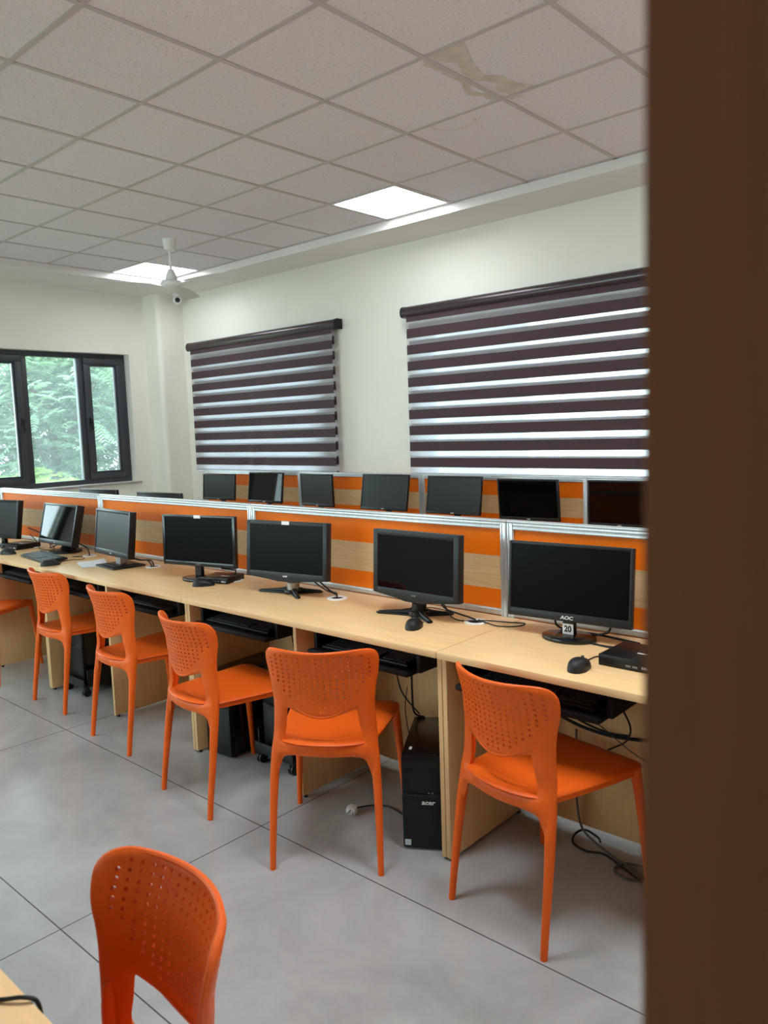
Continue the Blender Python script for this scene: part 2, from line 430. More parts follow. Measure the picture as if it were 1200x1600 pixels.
struct(MB().box(X1 + .15, 5.0, -4.3, .1, 2.8, 2.9).build('ceiling_corridor', 'white_paint', smooth=False))
# corner column (rounded arris)
col = MB()
pts = [(X0, 2.55), (-4.615, 2.55)] + [(-4.615 + .05 * math.sin(a), 2.60 - .05 * math.cos(a)) for a in [R(t) for t in range(0, 91, 15)]] + [(-4.565, Y1), (X0, Y1)]
col.prism(pts, 0, ZS); struct(col.build('trim_1', 'wall', ang=50))
# ceiling: tile field, lowered margin, step between them
CX0, CX1, CY0, CY1 = -4.15, 2.95, -3.6, 2.42
cl = MB().box(X0, X1, Y0, Y1, ZC, ZT - .03)
struct(cl.build('ceiling', 'ceiling', smooth=False))
mg = MB()
for (a, b, c, d) in ((X0, X1, CY1, Y1), (X0, X1, Y0, CY0), (X0, CX0, CY0, CY1), (CX1, X1, CY0, CY1)):
    mg.box(a, b, c, d, ZS, ZC + .01)
struct(mg.build('trim_2', 'white_paint', smooth=False))
# tee grid
tb = MB()
LIGHTS = [(-1.2, 1.8), (-4.15, 1.8), (1.8, 1.8), (0.6, -1.2), (-3.0, -1.8), (1.8, -.6)]  # walkway panels lie out of view, put in for their light
for i in range(-6, 5):
    x = .6 * i
    tb.box(x - .012, x + .012, CY0, CY1, ZC - .004, ZC + .002)
for j in range(-6, 5):
    y = .6 * j
    tb.box(CX0, CX1, y - .012, y + .012, ZC - .0035, ZC + .002)
tb.box(CX0, CX0 + .02, CY0, CY1, ZC - .004, ZC + .002).box(CX0, CX1, CY1 - .02, CY1, ZC - .004, ZC + .002)
struct(tb.build('trim_3', 'tbar', smooth=False))
# water marks on the tiles
def flat_poly(pts, z, name, material, parent=None):
    # irregular outline, slightly roughened, 1 mm thick
    out = []
    n = len(pts)
    rnd = random.Random(len(pts) * 7 + int(abs(pts[0][0]) * 1000))
    for i in range(n):
        a, b = Vector(pts[i]), Vector(pts[(i + 1) % n])
        k = max(2, int((b - a).length / .02))
        for q in range(k):
            p = a.lerp(b, q / k)
            out.append((p.x + rnd.uniform(-.006, .006), p.y + rnd.uniform(-.006, .006)))
    vs, es, fs, *_ = delaunay_2d_cdt([Vector(p) for p in out], [(i, (i + 1) % len(out)) for i in range(len(out))], [], 1, 1e-5)
    b = MB()
    vv = [b.bm.verts.new((v.x, v.y, z)) for v in vs]
    for f in fs: b.bm.faces.new([vv[i] for i in f])
    return b.build(name, material, parent, smooth=False)
zt = ZC - .0012
stain = thing('ceiling_stain', None, None)
stain['kind'] = 'structure'
flat_poly([(.62, .615), (.80, .612), (.735, .745), (.70, .86), (.685, .93), (.735, .99), (.735, 1.08), (.79, 1.188), (.66, 1.188), (.625, 1.11), (.675, 1.05), (.655, .98), (.615, .93), (.625, .84), (.66, .76), (.63, .68)], zt, 'stain_patch', 'stain', stain)
flat_poly([(.585, .62), (.55, .66), (.57, .75), (.555, .83), (.575, .90), (.535, .98), (.50, 1.04), (.555, 1.11), (.545, 1.185), (.585, 1.185), (.588, 1.10), (.545, 1.03), (.575, .97), (.588, .90), (.582, .80), (.588, .70)], zt, 'stain_patch', 'stain', stain)
flat_poly([(.62, 1.212), (.68, 1.212), (.69, 1.25), (.655, 1.24), (.625, 1.245)], zt, 'stain_patch', 'stain', stain)
def ring_line(c, rx, ry, a0, a1, w, rot=0):
    b = MB(); N = 40; pr = None
    for i in range(N + 1):
        a = R(a0 + (a1 - a0) * i / N); wob = 1 + .04 * math.sin(a * 3 + c[0] * 9)
        f = lambda r: (c[0] + (rx + r) * wob * math.cos(a) * math.cos(rot) - (ry + r) * wob * math.sin(a) * math.sin(rot), c[1] + (rx + r) * wob * math.cos(a) * math.sin(rot) + (ry + r) * wob * math.sin(a) * math.cos(rot), zt)
        p = (b.bm.verts.new(f(-w)), b.bm.verts.new(f(w)))
        if pr: b.bm.faces.new((pr[0], p[0], p[1], pr[1]))
        pr = p
    return b.build('stain_ring', 'stain_ring', stain, smooth=False)
ring_line((.255, 1.275), .115, .075, -20, 245, .0022, R(20))
ring_line((-2.05, 1.88), .19, .05, 0, 330, .002, R(10))
ring_line((-1.45, 2.25), .06, .045, 0, 360, .002)
ring_line((.99, 2.30), .10, .05, 0, 240, .002, R(40))
ring_line((1.07, 2.16), .06, .03, 0, 200, .002, R(60))

# ceiling lights
def ceiling_light(x, y, label):
    t = thing('ceiling_light', label, 'light', (x + .3, y + .3, ZC), 0, 'square ceiling light panels')
    f = MB()
    for (a, b, c, d) in ((-.288, .288, -.288, -.274), (-.288, .288, .274, .288), (-.288, -.274, -.274, .274), (.274, .288, -.274, .274)):
        f.box(a, b, c, d, -.006, 0, .001)
    f.build('frame', 'white', t)
    MB().box(-.274, .274, -.274, .274, -.0045, -.001).build('diffuser', 'led_added' if (y < 0 and x > 0) else 'led', t, smooth=False)
    return t
lab = ['lit square ceiling panel in front of the gap between the two blinds', 'lit square ceiling panel behind the white fan in the far corner',
       'lit square ceiling panel above the brown door side', 'unseen ceiling panel added for light over the walkway', 'unseen ceiling panel added for light over the far end of the walkway', 'unseen ceiling panel added for light over the near end of the walkway, beside the door']
for (x, y), s in zip(LIGHTS, lab): ceiling_light(x, y, s)

# ------------------------------------------------------------------ windows
def window(name, parts, mtx, WZ0=WZ0):
    """parts: list of (u0,u1,sash?) within the opening; local u along the wall, depth v (0 = room face of frame), z up."""
    t = bpy.data.objects.new(name, None); COL.objects.link(t); t.matrix_world = mtx; t['kind'] = 'structure'
    u0, u1 = parts[0][0], parts[-1][1]; F = .05
    fr = MB()
    fr.box(u0, u1, 0, .07, WZ0, WZ0 + F, .003).box(u0, u1, 0, .07, WZ1 - F, WZ1, .003)
    fr.box(u0, u0 + F, 0, .07, WZ0 + F, WZ1 - F, .003).box(u1 - F, u1, 0, .07, WZ0 + F, WZ1 - F, .003)
    for p in parts[1:]: fr.box(p[0] - .03, p[0] + .03, 0, .07, WZ0 + F, WZ1 - F, .003)
    fr.build('window_frame', 'anthracite', t)
    for k, (a, b, sash) in enumerate(parts):
        a2 = a + (F if k == 0 else .03); b2 = b - (F if k == len(parts) - 1 else .03)
        z0, z1 = WZ0 + F, WZ1 - F
        if sash:
            s = MB(); W = .062
            for (c, d, e, g) in ((a2, b2, z0, z0 + W), (a2, b2, z1 - W, z1), (a2, a2 + W, z0 + W, z1 - W), (b2 - W, b2, z0 + W, z1 - W)):
                s.box(c, d, -.022, .045, e, g, .004)
            I = .018
            for (c, d, e, g) in ((a2 + W, b2 - W, z0 + W, z0 + W + I), (a2 + W, b2 - W, z1 - W - I, z1 - W), (a2 + W, a2 + W + I, z0 + W + I, z1 - W - I), (b2 - W - I, b2 - W, z0 + W + I, z1 - W - I)):
                s.box(c, d, -.008, .04, e, g, .003)
            so = s.build('sash', 'anthracite', t)
            hu = (a2 + W / 2) if sash == 'L' else (b2 - W / 2)
            h = MB(); zc = (z0 + z1) / 2 - .02
            h.box(hu - .012, hu + .012, -.034, -.022, zc - .035, zc + .035, .004).cyl((hu, -.05, zc + .01), .009, .02, 12, axis='y')
            h.box(hu - .008, hu + .008, -.062, -.048, zc - .10, zc + .02, .004)
            h.build('handle', 'black', so)
            a2 += W + I; b2 -= W + I; z0 += W + I; z1 -= W + I
        MB().box(a2, b2, .02, .026, z0, z1).build('pane', 'glass', t, smooth=False)
    return t
# left wall: local u = +y, v = -x
mL = Matrix(((0, -1, 0, X0 - .10), (1, 0, 0, 0), (0, 0, 1, 0), (0, 0, 0, 1)))
window('window_1', [(.74, 1.27, 'R'), (1.27, 1.845, None), (1.845, 2.352, 'L')], mL)
window('window_2', [(-1.02, .35, None)], mL)
window('added_window_5', [(-3.9, -3.2, 'R'), (-3.2, -2.3, None), (-2.3, -1.6, 'L')], mL)  # unseen window further along, added to bring in daylight from the left
mF = Matrix(((1, 0, 0, 0), (0, -1, 0, Y0 - .06), (0, 0, 1, 0), (0, 0, 0, 1)))
window('added_window_6', [(-4.5, -3.4, 'R'), (-3.4, -2.3, None), (-2.3, -1.2, None), (-1.2, -.1, 'L')], mF)  # unseen window, added for frontal daylight on chair backs and desks
mB = Matrix(((1, 0, 0, 0), (0, 1, 0, Y1 + .12), (0, 0, 1, 0), (0, 0, 0, 1)))
window('window_3', [(-4.25, -2.36, None)], mB)
window('window_4', [(-1.31, .80, None)], mB)
sl = MB().box(X0 - .10, X0 + .025, .70, 2.40, WZ0 - .022, WZ0 - .001, .004); struct(sl.build('trim_4', 'skirting'))
# skirtings
for nm, bx in (('baseboard_left', (X0, X0 + .012, Y0, 2.55, 0, .1)), ('baseboard_back', (-4.56, X1, Y1 - .012, Y1, 0, .1)),
               ('baseboard_front', (X0, X1, Y0, Y0 + .012, 0, .1))):
    struct(MB().box(*bx).build(nm, 'skirting', smooth=False))

# ------------------------------------------------------------------ door leaf, opened into the room beside the viewer
dt = bpy.data.objects.new('door_1', None); COL.objects.link(dt); dt['kind'] = 'structure'; dt.location = (3.44, -1.865, 0)
dt['label'] = 'brown wooden door leaf standing open along the right edge'
MB().box(-.8172, 0, 0, .038, .006, 2.07, .002).build('door_leaf', 'door', dt)
h = MB(); h.box(-.767, -.727, -.006, 0, .93, 1.16, .002).cyl((-.747, -.05, 1.06), .01, .05, 12, axis='y').box(-.757, -.632, -.06, -.042, 1.05, 1.07, .005); h.build('door_handle', 'silver', dt)
fr = MB().box(X1 - .02, X1 + .17, -1.83, -1.78, 0, 2.15).box(X1 - .02, X1 + .17, -2.81, -2.76, 0, 2.15).box(X1 - .02, X1 + .17, -2.81, -1.78, 2.10, 2.15)
struct(fr.build('trim_5', 'door', smooth=False))

# ------------------------------------------------------------------ roller blinds
def blind(x0, x1, label, crumple):
    t = thing('roller_blind', label, 'blind', (0, 0, 0), 0, 'zebra roller blinds on the back wall')
    prof = [(2.858, 2.40), (2.858, 2.482), (2.80, 2.484), (2.775, 2.478), (2.758, 2.462), (2.752, 2.44), (2.755, 2.418), (2.765, 2.402), (2.78, 2.398)]
    mt = Matrix(((0, 0, 1, 0), (1, 0, 0, 0), (0, 1, 0, 0), (0, 0, 0, 1)))
    MB().prism(prof, x0 + .012, x1 - .012, mt).build('cassette', 'cassette', t, ang=40)
    big = [(2.80 + (y - 2.80) * 1.04, 2.44 + (z - 2.44) * 1.06) if y < 2.85 else (2.859, 2.44 + (z - 2.44) * 1.06) for y, z in prof]
    MB().prism(big, x0, x0 + .012, mt).build('end_cap', 'black', t, ang=40)
    MB().prism(big, x1 - .012, x1, mt).build('end_cap', 'black', t, ang=40)
    zb = 1.135
    def surf(yo, cr):
        def f(u, v):
            x = x0 + .05 + (x1 - x0 - .10) * u; z = 2.42 + (zb - 2.42) * v
            y = yo
            if cr:
                k = math.exp(-((x + 3.35) / .22) ** 2) * max(0, (v - .55) / .45) ** 1.3
                y += -.022 * k * math.cos((x + 3.35) * 22) ; z += .012 * k
                y += .004 * math.sin(x * 9) * v
            return (x, y, z)
        return f
    MB().grid(surf(2.772, crumple), 60, 50).build('front_fabric', 'zebra_front', t)
    MB().grid(surf(2.800, False), 30, 10).build('back_fabric', 'zebra_back', t)
    MB().box(x0 + .05, x1 - .05, 2.765, 2.805, 1.115, 1.14, .006).build('bottom_rail', 'paper', t)
    return t
blind(-4.39, -2.155, 'zebra roller blind with aubergine bands nearer the far room corner, its lower edge creased', True)
blind(-1.40, 0.88, 'wide zebra roller blind with aubergine bands nearer the brown door', False)

# ------------------------------------------------------------------ desks
B0, PITCH, D = -0.375, 1.512, 0.765
FY, BY = -0.10, 0.44
def make_desk(label, group):
    t = thing('computer_desk', label, 'desk', (0, 0, 0), 0, group)
    W = PITCH - .003
    MB().box(0, W, FY, BY, D - .025, D, .0025).build('desktop', 'wood', t)
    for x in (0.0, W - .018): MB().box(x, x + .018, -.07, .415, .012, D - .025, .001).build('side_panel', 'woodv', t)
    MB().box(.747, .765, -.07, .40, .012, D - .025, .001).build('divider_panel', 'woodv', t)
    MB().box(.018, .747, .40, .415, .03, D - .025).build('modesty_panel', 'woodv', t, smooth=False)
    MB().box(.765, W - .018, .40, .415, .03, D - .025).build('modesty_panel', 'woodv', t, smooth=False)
    for x in (.009, .756, W - .009):
        for y in (-.05, .38): MB().cyl((x, y, 0), .009, .013, 10).build('foot', 'black', t)
    for gx in (.635, 1.395):
        g = MB().lathe([(.026, 0), (.046, 0), (.046, .003), (.043, .005), (.03, .005), (.026, .002)], 28, Matrix.Translation((gx, .30, D)))
        go = g.build('cable_grommet', 'white', t)
        MB().cyl((gx, .30, D), .027, .001, 20).build('grommet_hole', 'ink', go)
    for tx in (.02, .80):   # sliding keyboard trays
        a, b = tx + .045, tx + .565
        tr = MB().box(a, b, -.075, .165, .640, .652, .003).box(a, b, -.085, -.055, .640, .659, .004)
        tro = tr.build('keyboard_tray', 'matte_black', t)
        MB().box(a - .018, a, -.03, .20, .645, .725, .002).box(a - .05, a, -.02, .20, .722, D - .0255, .001).build('tray_rail', 'matte_black', tro)
        MB().box(b, b + .018, -.03, .20, .645, .725, .002).box(b, b + .05, -.02, .20, .722, D - .0255, .001).build('tray_rail', 'matte_black', tro)
    return t
rowlab = ['maple computer desk at the far left end of the front row', 'maple computer desk holding the loose papers and keyboard',
          'maple computer desk in the middle of the front row, over the silver-lettered tower', 'maple computer desk nearest the brown door, holding the monitor tagged 20']
proto_desk = make_desk(rowlab[2], 'front row computer desks')
proto_desk.location = (B0, 0, 0)
for k, s in ((-2, rowlab[0]), (-1, rowlab[1]), (1, rowlab[3])):
    dup(proto_desk, (B0 + PITCH * k, 0, 0), 0, s)
# row that stands back to back with the front row, and the row under the blinds
dup(proto_desk, (B0 - PITCH * 0 - .1, .965, 0), PI, 'maple desk hidden behind the front row screens', 'desks behind the front row screens')
dup(proto_desk, (B0 - PITCH * 1 - .1, .965, 0), PI, 'maple desk hidden behind the front row screens, nearer the window', 'desks behind the front row screens')
for k in range(4):
    dup(proto_desk, (-4.05 + PITCH * k, 2.20, 0), 0, 'maple desk under the blinds, place %s from the far corner' % ('first', 'second', 'third', 'fourth')[k], 'desks under the blinds')
# foreground desk
fgd = dup(proto_desk, (1.86, -1.82, 0), PI, 'maple desk corner with a black cable over its edge, bottom left of the view', 'desk behind the foreground chair')

# ------------------------------------------------------------------ partition screens
def screen(x0, x1, y, label, group):
    t = thing('desk_screen', label, 'partition', (0, 0, 0), 0, group)
    P = .030; T0, T1 = y, y + .034
    for a in (x0 + .001, x1 - .001 - P):
        p = MB().box(a, a + P, T0, T1, 0.0, 1.140, .002)
        p.box(a + .003, a + .010, T0 - .003, T0, 0.0, 1.137, .001).box(a + .019, a + .027, T0 - .003, T0, 0.0, 1.137, .001)
        p.build('post', 'alu', t)
    r = MB().box(x0 + .001, x1 - .001, T0 - .002, T1 + .002, 1.140, 1.149, .003)
    r.box(x0 + P, x1 - P, T0, T1, 1.114, 1.140).box(x0 + P, x1 - P, T0 - .003, T0, 1.128, 1.137, .001).box(x0 + P, x1 - P, T0 - .003, T0, 1.114, 1.122, .001)
    r.build('top_rail', 'alu', t)
    r = MB().box(x0 + P, x1 - P, T0, T1, D + .001, D + .026, .001).box(x0 + P, x1 - P, T0 - .003, T0, D + .016, D + .024, .001)
    r.build('bottom_rail', 'alu', t)
    MB().box(x0 + P, x1 - P, T0 + .008, T1 - .008, .10, 1.115).build('striped_board', 'stripe', t, smooth=False)
    return t
SX = [-3.675, -2.095, -.512, 1.072, 2.655]
sl_ = ['orange and maple striped screen at the window end of the front row', 'orange and maple striped screen behind the loose papers and slanted square-footed monitor',
       'orange and maple striped screen behind the two star-footed monitors', 'orange and maple striped screen behind the monitor tagged 20']
for i in range(4): screen(SX[i], SX[i + 1], .446, sl_[i], 'front row striped screens')
FX = [-4.04, -2.572, -1.145, .283, 1.72]
sl_ = ['striped screen under the creased blind, at the corner end', 'striped screen under the gap between the two blinds, far row', 'striped screen under the wide blind, far row', 'striped screen beside the brown door, far row']
for i in range(4): screen(FX[i], FX[i + 1], 2.655, sl_[i], 'far row striped screens')

# ------------------------------------------------------------------ chairs
def sstep(a, b, x):
    t = max(0.0, min(1.0, (x - a) / (b - a))); return t * t * (3 - 2 * t)
def interp(tab, z):
    for (a, va), (b, vb) in zip(tab, tab[1:]):
        if z <= b: 
            t = (z - a) / (b - a); t = max(0, min(1, t)); return va + (vb - va) * (t * t * (3 - 2 * t) * .5 + t * .5)
    return tab[-1][1]
PROF = [(0, 0), (.30, .036), (.42, .060), (.50, .077), (.58, .080), (.68, .068), (.80, .038)]
BOW = [(0, 0), (.34, .012), (.40, .048), (.47, .058), (.56, .070), (.80, .072)]
def back_map(s, z):
    q = min(1.15, (s / .19) ** 2)
    return Vector((s, interp(PROF, z) - interp(BOW, z) * (1 - q) + .012 * sstep(.15, .20, abs(s)) * sstep(.42, .55, z), z))
def back_thick(s, z):
    side = sstep(.09, .15, abs(s))
    t = .0075 + (.007 + .0125 * sstep(.70, .50, z)) * side + .008 * sstep(.48, .44, z) * (1 - side)
    return t * (1 - .75 * sstep(.385, .325, z))
def shell(outer, holes, fmap, thick, step, name, material, parent, big=()):
    """solid curved plate from a 2-D outline with holes."""
    loops = [outer] + list(big) + list(holes)
    V, E, owner = [], [], []
    for li, lp in enumerate(loops):
        b = len(V)
        for p in lp: V.append(Vector(p)); owner.append(li)
        E += [(b + i, b + (i + 1) % len(lp)) for i in range(len(lp))]
    def inside(p, lp):
        c = False; j = len(lp) - 1
        for i in range(len(lp)):
            if (lp[i][1] > p[1]) != (lp[j][1] > p[1]) and p[0] < (lp[j][0] - lp[i][0]) * (p[1] - lp[i][1]) / (lp[j][1] - lp[i][1]) + lp[i][0]: c = not c
            j = i
        return c
    cs = [(sum(p[0] for p in h) / len(h), sum(p[1] for p in h) / len(h)) for h in holes]
    rad = [max(math.hypot(p[0] - c[0], p[1] - c[1]) for p in h) for h, c in zip(holes, cs)]
    x0 = min(p[0] for p in outer); x1 = max(p[0] for p in outer); y0 = min(p[1] for p in outer); y1 = max(p[1] for p in outer)
    nb = len(V)
    bl = [p for lp in [outer] + list(big) for p in lp]
    y = y0
    while y < y1:
        x = x0
        while x < x1:
            p = (x, y)
            if inside(p, outer) and not any(inside(p, g) for g in big) and min(math.hypot(p[0] - q[0], p[1] - q[1]) for q in bl) > step * .6 \
                and all(math.hypot(p[0] - c[0], p[1] - c[1]) > r + step * .25 for c, r in zip(cs, rad)):
                V.append(Vector(p)); owner.append(-1)
            x += step
        y += step
    vs, es, fs, ov, oe, of = delaunay_2d_cdt(V, E, [], 0, 1e-6)
    # drop faces whose centre lies in a hole (guard)
    F = []
    for f in fs:
        c = (sum(vs[i].x for i in f) / len(f), sum(vs[i].y for i in f) / len(f))
        if not inside(c, outer): continue
        if any(inside(c, g) for g in big): continue
        if any(math.hypot(c[0] - k[0], c[1] - k[1]) < r * 1.2 and inside(c, hh) for k, r, hh in zip(cs, rad, holes)): continue
        F.append(f)
    own = [(owner[o[0]] if o else -1) for o in ov]
    b = MB(); bm = b.bm
    e = 1e-4; fr, bk, mid = [], [], {}
    for v in vs:
        P = fmap(v.x, v.y)
        n = (fmap(v.x + e, v.y) - fmap(v.x - e, v.y)).cross(fmap(v.x, v.y + e) - fmap(v.x, v.y - e)).normalized()
        t = thick(v.x, v.y)
        fr.append(bm.verts.new(P + n * t / 2)); bk.append(bm.verts.new(P - n * t / 2))
    cnt = {}
    for f in F:
        bm.faces.new([fr[i] for i in f]); bm.faces.new([bk[i] for i in reversed(f)])
        for i in range(len(f)):
            k = (f[i], f[(i + 1) % len(f)]); cnt[tuple(sorted(k))] = cnt.get(tuple(sorted(k)), []) + [k]
    bd = [v[0] for v in cnt.values() if len(v) == 1]
    outd = {}
    for a, c in bd:
        d = vs[c] - vs[a]; nn = Vector((d.y, -d.x)); nn = nn.normalized() if nn.length else nn
        for q in (a, c): outd[q] = outd.get(q, Vector((0, 0))) + nn
    def midv(i):
        if i not in mid:
            k = .45 if 0 <= own[i] <= len(big) else 0.0
            o_ = outd[i].normalized() * thick(vs[i].x, vs[i].y) * k
            mid[i] = bm.verts.new(fmap(vs[i].x + o_.x, vs[i].y + o_.y))
        return mid[i]
    for a, c in bd:
        ma, mc = midv(a), midv(c)
        bm.faces.new((fr[c], fr[a], ma, mc)); bm.faces.new((mc, ma, bk[a], bk[c]))
    bmesh.ops.delete(bm, geom=[v for v in bm.verts if not v.link_faces], context='VERTS')
    bmesh.ops.recalc_face_normals(bm, faces=bm.faces[:])
    return b.build(name, material, parent, ang=60)

def smooth_loop(pts, sub=5):
    P = [Vector((p[0], p[1], 0)) for p in pts]; n = len(P); o = []
    for i in range(n):
        p0, p1, p2, p3 = P[i - 1], P[i], P[(i + 1) % n], P[(i + 2) % n]
        for k in range(sub):
            t = k / sub
            q = 0.5 * ((2 * p1) + (p2 - p0) * t + (2 * p0 - 5 * p1 + 4 * p2 - p3) * t * t + (3 * p1 - p0 - 3 * p2 + p3) * t ** 3)
            o.append((q.x, q.y))
    return o
def make_chair(label):
    t = thing('plastic_chair', label, 'chair', (0, 0, 0), 0, 'orange perforated plastic chairs')
    # ---- back shell: panel, two arms and rear rail in one moulding
    half = [(.0, .784), (.06, .785), (.115, .787), (.155, .787), (.178, .780), (.190, .764), (.193, .742), (.188, .70), (.178, .65), (.170, .60), (.168, .55), (.171, .50), (.176, .44), (.181, .38), (.183, .33), (.178, .322), (.172, .33), (.167, .365), (.160, .392), (.145, .410), (.115, .416), (.06, .417), (0, .417)]
    L = half + [(-x, z) for x, z in reversed(half[1:-1])]
    outer = smooth_loop(L, 3)
    oh = [(0, .556), (.05, .559), (.09, .569), (.115, .580), (.128, .577), (.134, .556), (.140, .52), (.146, .49), (.149, .466), (.142, .450), (.10, .444), (.05, .443), (0, .443)]
    opening = smooth_loop(oh + [(-x, z) for x, z in reversed(oh[1:-1])], 3)
    holes = []
    dx, dz = .0208, .0163
    WT = [(.55, .168), (.60, .170), (.65, .178), (.70, .188), (.742, .193), (.80, .193)]
    for r in range(13):
        zc = .768 - r * dz
        for k in range(-8, 9):
            xc = k * dx
            zz = zc + .004 * (xc / .16) ** 2
            if abs(xc) > interp(WT, zz) - (.017 if r else .030): continue
            low = .556 + .135 * (abs(xc) / .175) ** 2.3
            if zz < low + .013: continue
            holes.append([(xc + .0042 * math.cos(2 * PI * q / 8), zz + .0042 * math.sin(2 * PI * q / 8)) for q in range(8)])
    bk = shell(outer, holes, back_map, back_thick, .0145, 'backrest', 'orange', t, [opening])
    # raised rim round the upper edge and under the panel
    n0 = len(outer)
    st = next(i for i in range(n0) if outer[i][0] < -.15 and outer[i][1] > .60 and outer[i - 1][1] <= .60)
    rim = []
    k = st
    while outer[k % n0][1] > .60 or len(rim) < 3: rim.append(outer[k % n0]); k += 1
    b = MB(); b.tube([back_map(*p) for p in rim], [.0028 + .0035 * sstep(.60, .72, p[1]) for p in rim], 8)
    u = [(x, .552 + .125 * (abs(x) / .172) ** 2.2) for x in [-.172 + .344 * i / 30 for i in range(31)]]
    b.tube([back_map(*p) for p in u], [.0058 - .004 * (abs(p[0]) / .172) ** 2 for p in u], 8)
    b.build('back_rim', 'orange', bk)
    # ---- seat
    sh = [(0, -.004), (.06, .002), (.11, .018), (.146, .040), (.162, .075), (.177, .16), (.192, .26), (.204, .36), (.209, .42), (.203, .452), (.18, .466), (.10, .470), (0, .471)]
    so = smooth_loop(sh + [(-x, y) for x, y in reversed(sh[1:-1])], 3)
    slot = [(.066 * math.cos(2 * PI * k / 20), .050 + .0075 * math.sin(2 * PI * k / 20) + .010 * math.cos(2 * PI * k / 20) ** 2) for k in range(20)]
    def seat_map(x, y):
        e = max(0, (abs(x) / (.17 + .085 * y)) )
        z = .452 - .010 * math.cos(min(1, e) * PI / 2) * sstep(.0, .12, y) * sstep(.47, .30, y)
        z -= .008 * sstep(.86, 1.06, e) + .010 * sstep(.435, .475, y) 
        z += .006 * sstep(.09, .02, y) * (1 - e * .4)
        return Vector((x, y, z))
    seat = shell(so, [], seat_map, lambda x, y: .011, .022, 'seat', 'orange', t, [slot])
    # skirt under the seat edge
    sk = MB(); loop = [(x * .972, .24 + (y - .24) * .975) for x, y in so]; n = len(loop)
    pr = []
    for (x, y) in loop:
        p = seat_map(x, y); pr.append((sk.bm.verts.new(p - Vector((0, 0, .003))), sk.bm.verts.new(p + Vector((-x * .01, -(y - .24) * .01, -.026))), sk.bm.verts.new(p + Vector((-x * .05, -(y - .24) * .05, -.026))), sk.bm.verts.new(p + Vector((-x * .05, -(y - .24) * .05, -.004)))))
    for i in range(n):
        a, c = pr[i], pr[(i + 1) % n]
        for k in range(3): sk.bm.faces.new((a[k], a[k + 1], c[k + 1], c[k]))
    bmesh.ops.recalc_face_normals(sk.bm, faces=sk.bm.faces[:])
    sk.build('seat_skirt', 'orange', seat)
    # ---- legs
    for s in (-1, 1):
        MB().tube([(s * .192, 0, 0), (s * .190, .012, .10), (s * .187, .029, .22), (s * .182, .044, .33), (s * .175, .057, .41), (s * .167, .068, .47), (s * .160, .073, .52), (s * .158, .074, .56)],
                  [.0112, .0128, .0148, .0172, .0188, .0180, .0145, .006], 14, 4, 0.92).build('leg', 'orange', t)
        MB().tube([(s * .220, .480, 0), (s * .214, .471, .12), (s * .206, .460, .26), (s * .198, .447, .38), (s * .193, .438, .44)],
                  [.0104, .0120, .0142, .0170, .0185], 14, 4).build('leg', 'orange', t)
    return t
CH = [(-2.385, -.36, 38, 'orange chair at the left edge of the view, mostly cut off, only its seat showing'),
      (-1.597, -.218, -.5, 'orange chair in the row, leftmost with its whole back in view'),
      (-.796, -.283, -2.5, 'orange chair in the row, standing right of the leftmost whole chair'),
      (.032, -.402, -5, 'orange chair in the row, pulled up left of the diagonally turned chair'),
      (.8515, -.3845, 33.2, 'orange chair turned diagonally, its back square to the viewer, left of the black tower'),
      (1.4705, -.2695, -10.3, 'orange chair nearest the brown door, pushed under the desk with the monitor tagged 20'),
      (1.645, -1.445, 175, 'orange chair back in the close foreground at the bottom left, cut by the frame')]
chair0 = make_chair(CH[0][3])
chair0.location = (CH[0][0], CH[0][1], 0); chair0.rotation_euler = (0, 0, R(CH[0][2]))
for x, y, a, s in CH[1:]: dup(chair0, (x, y, 0), R(a), s)

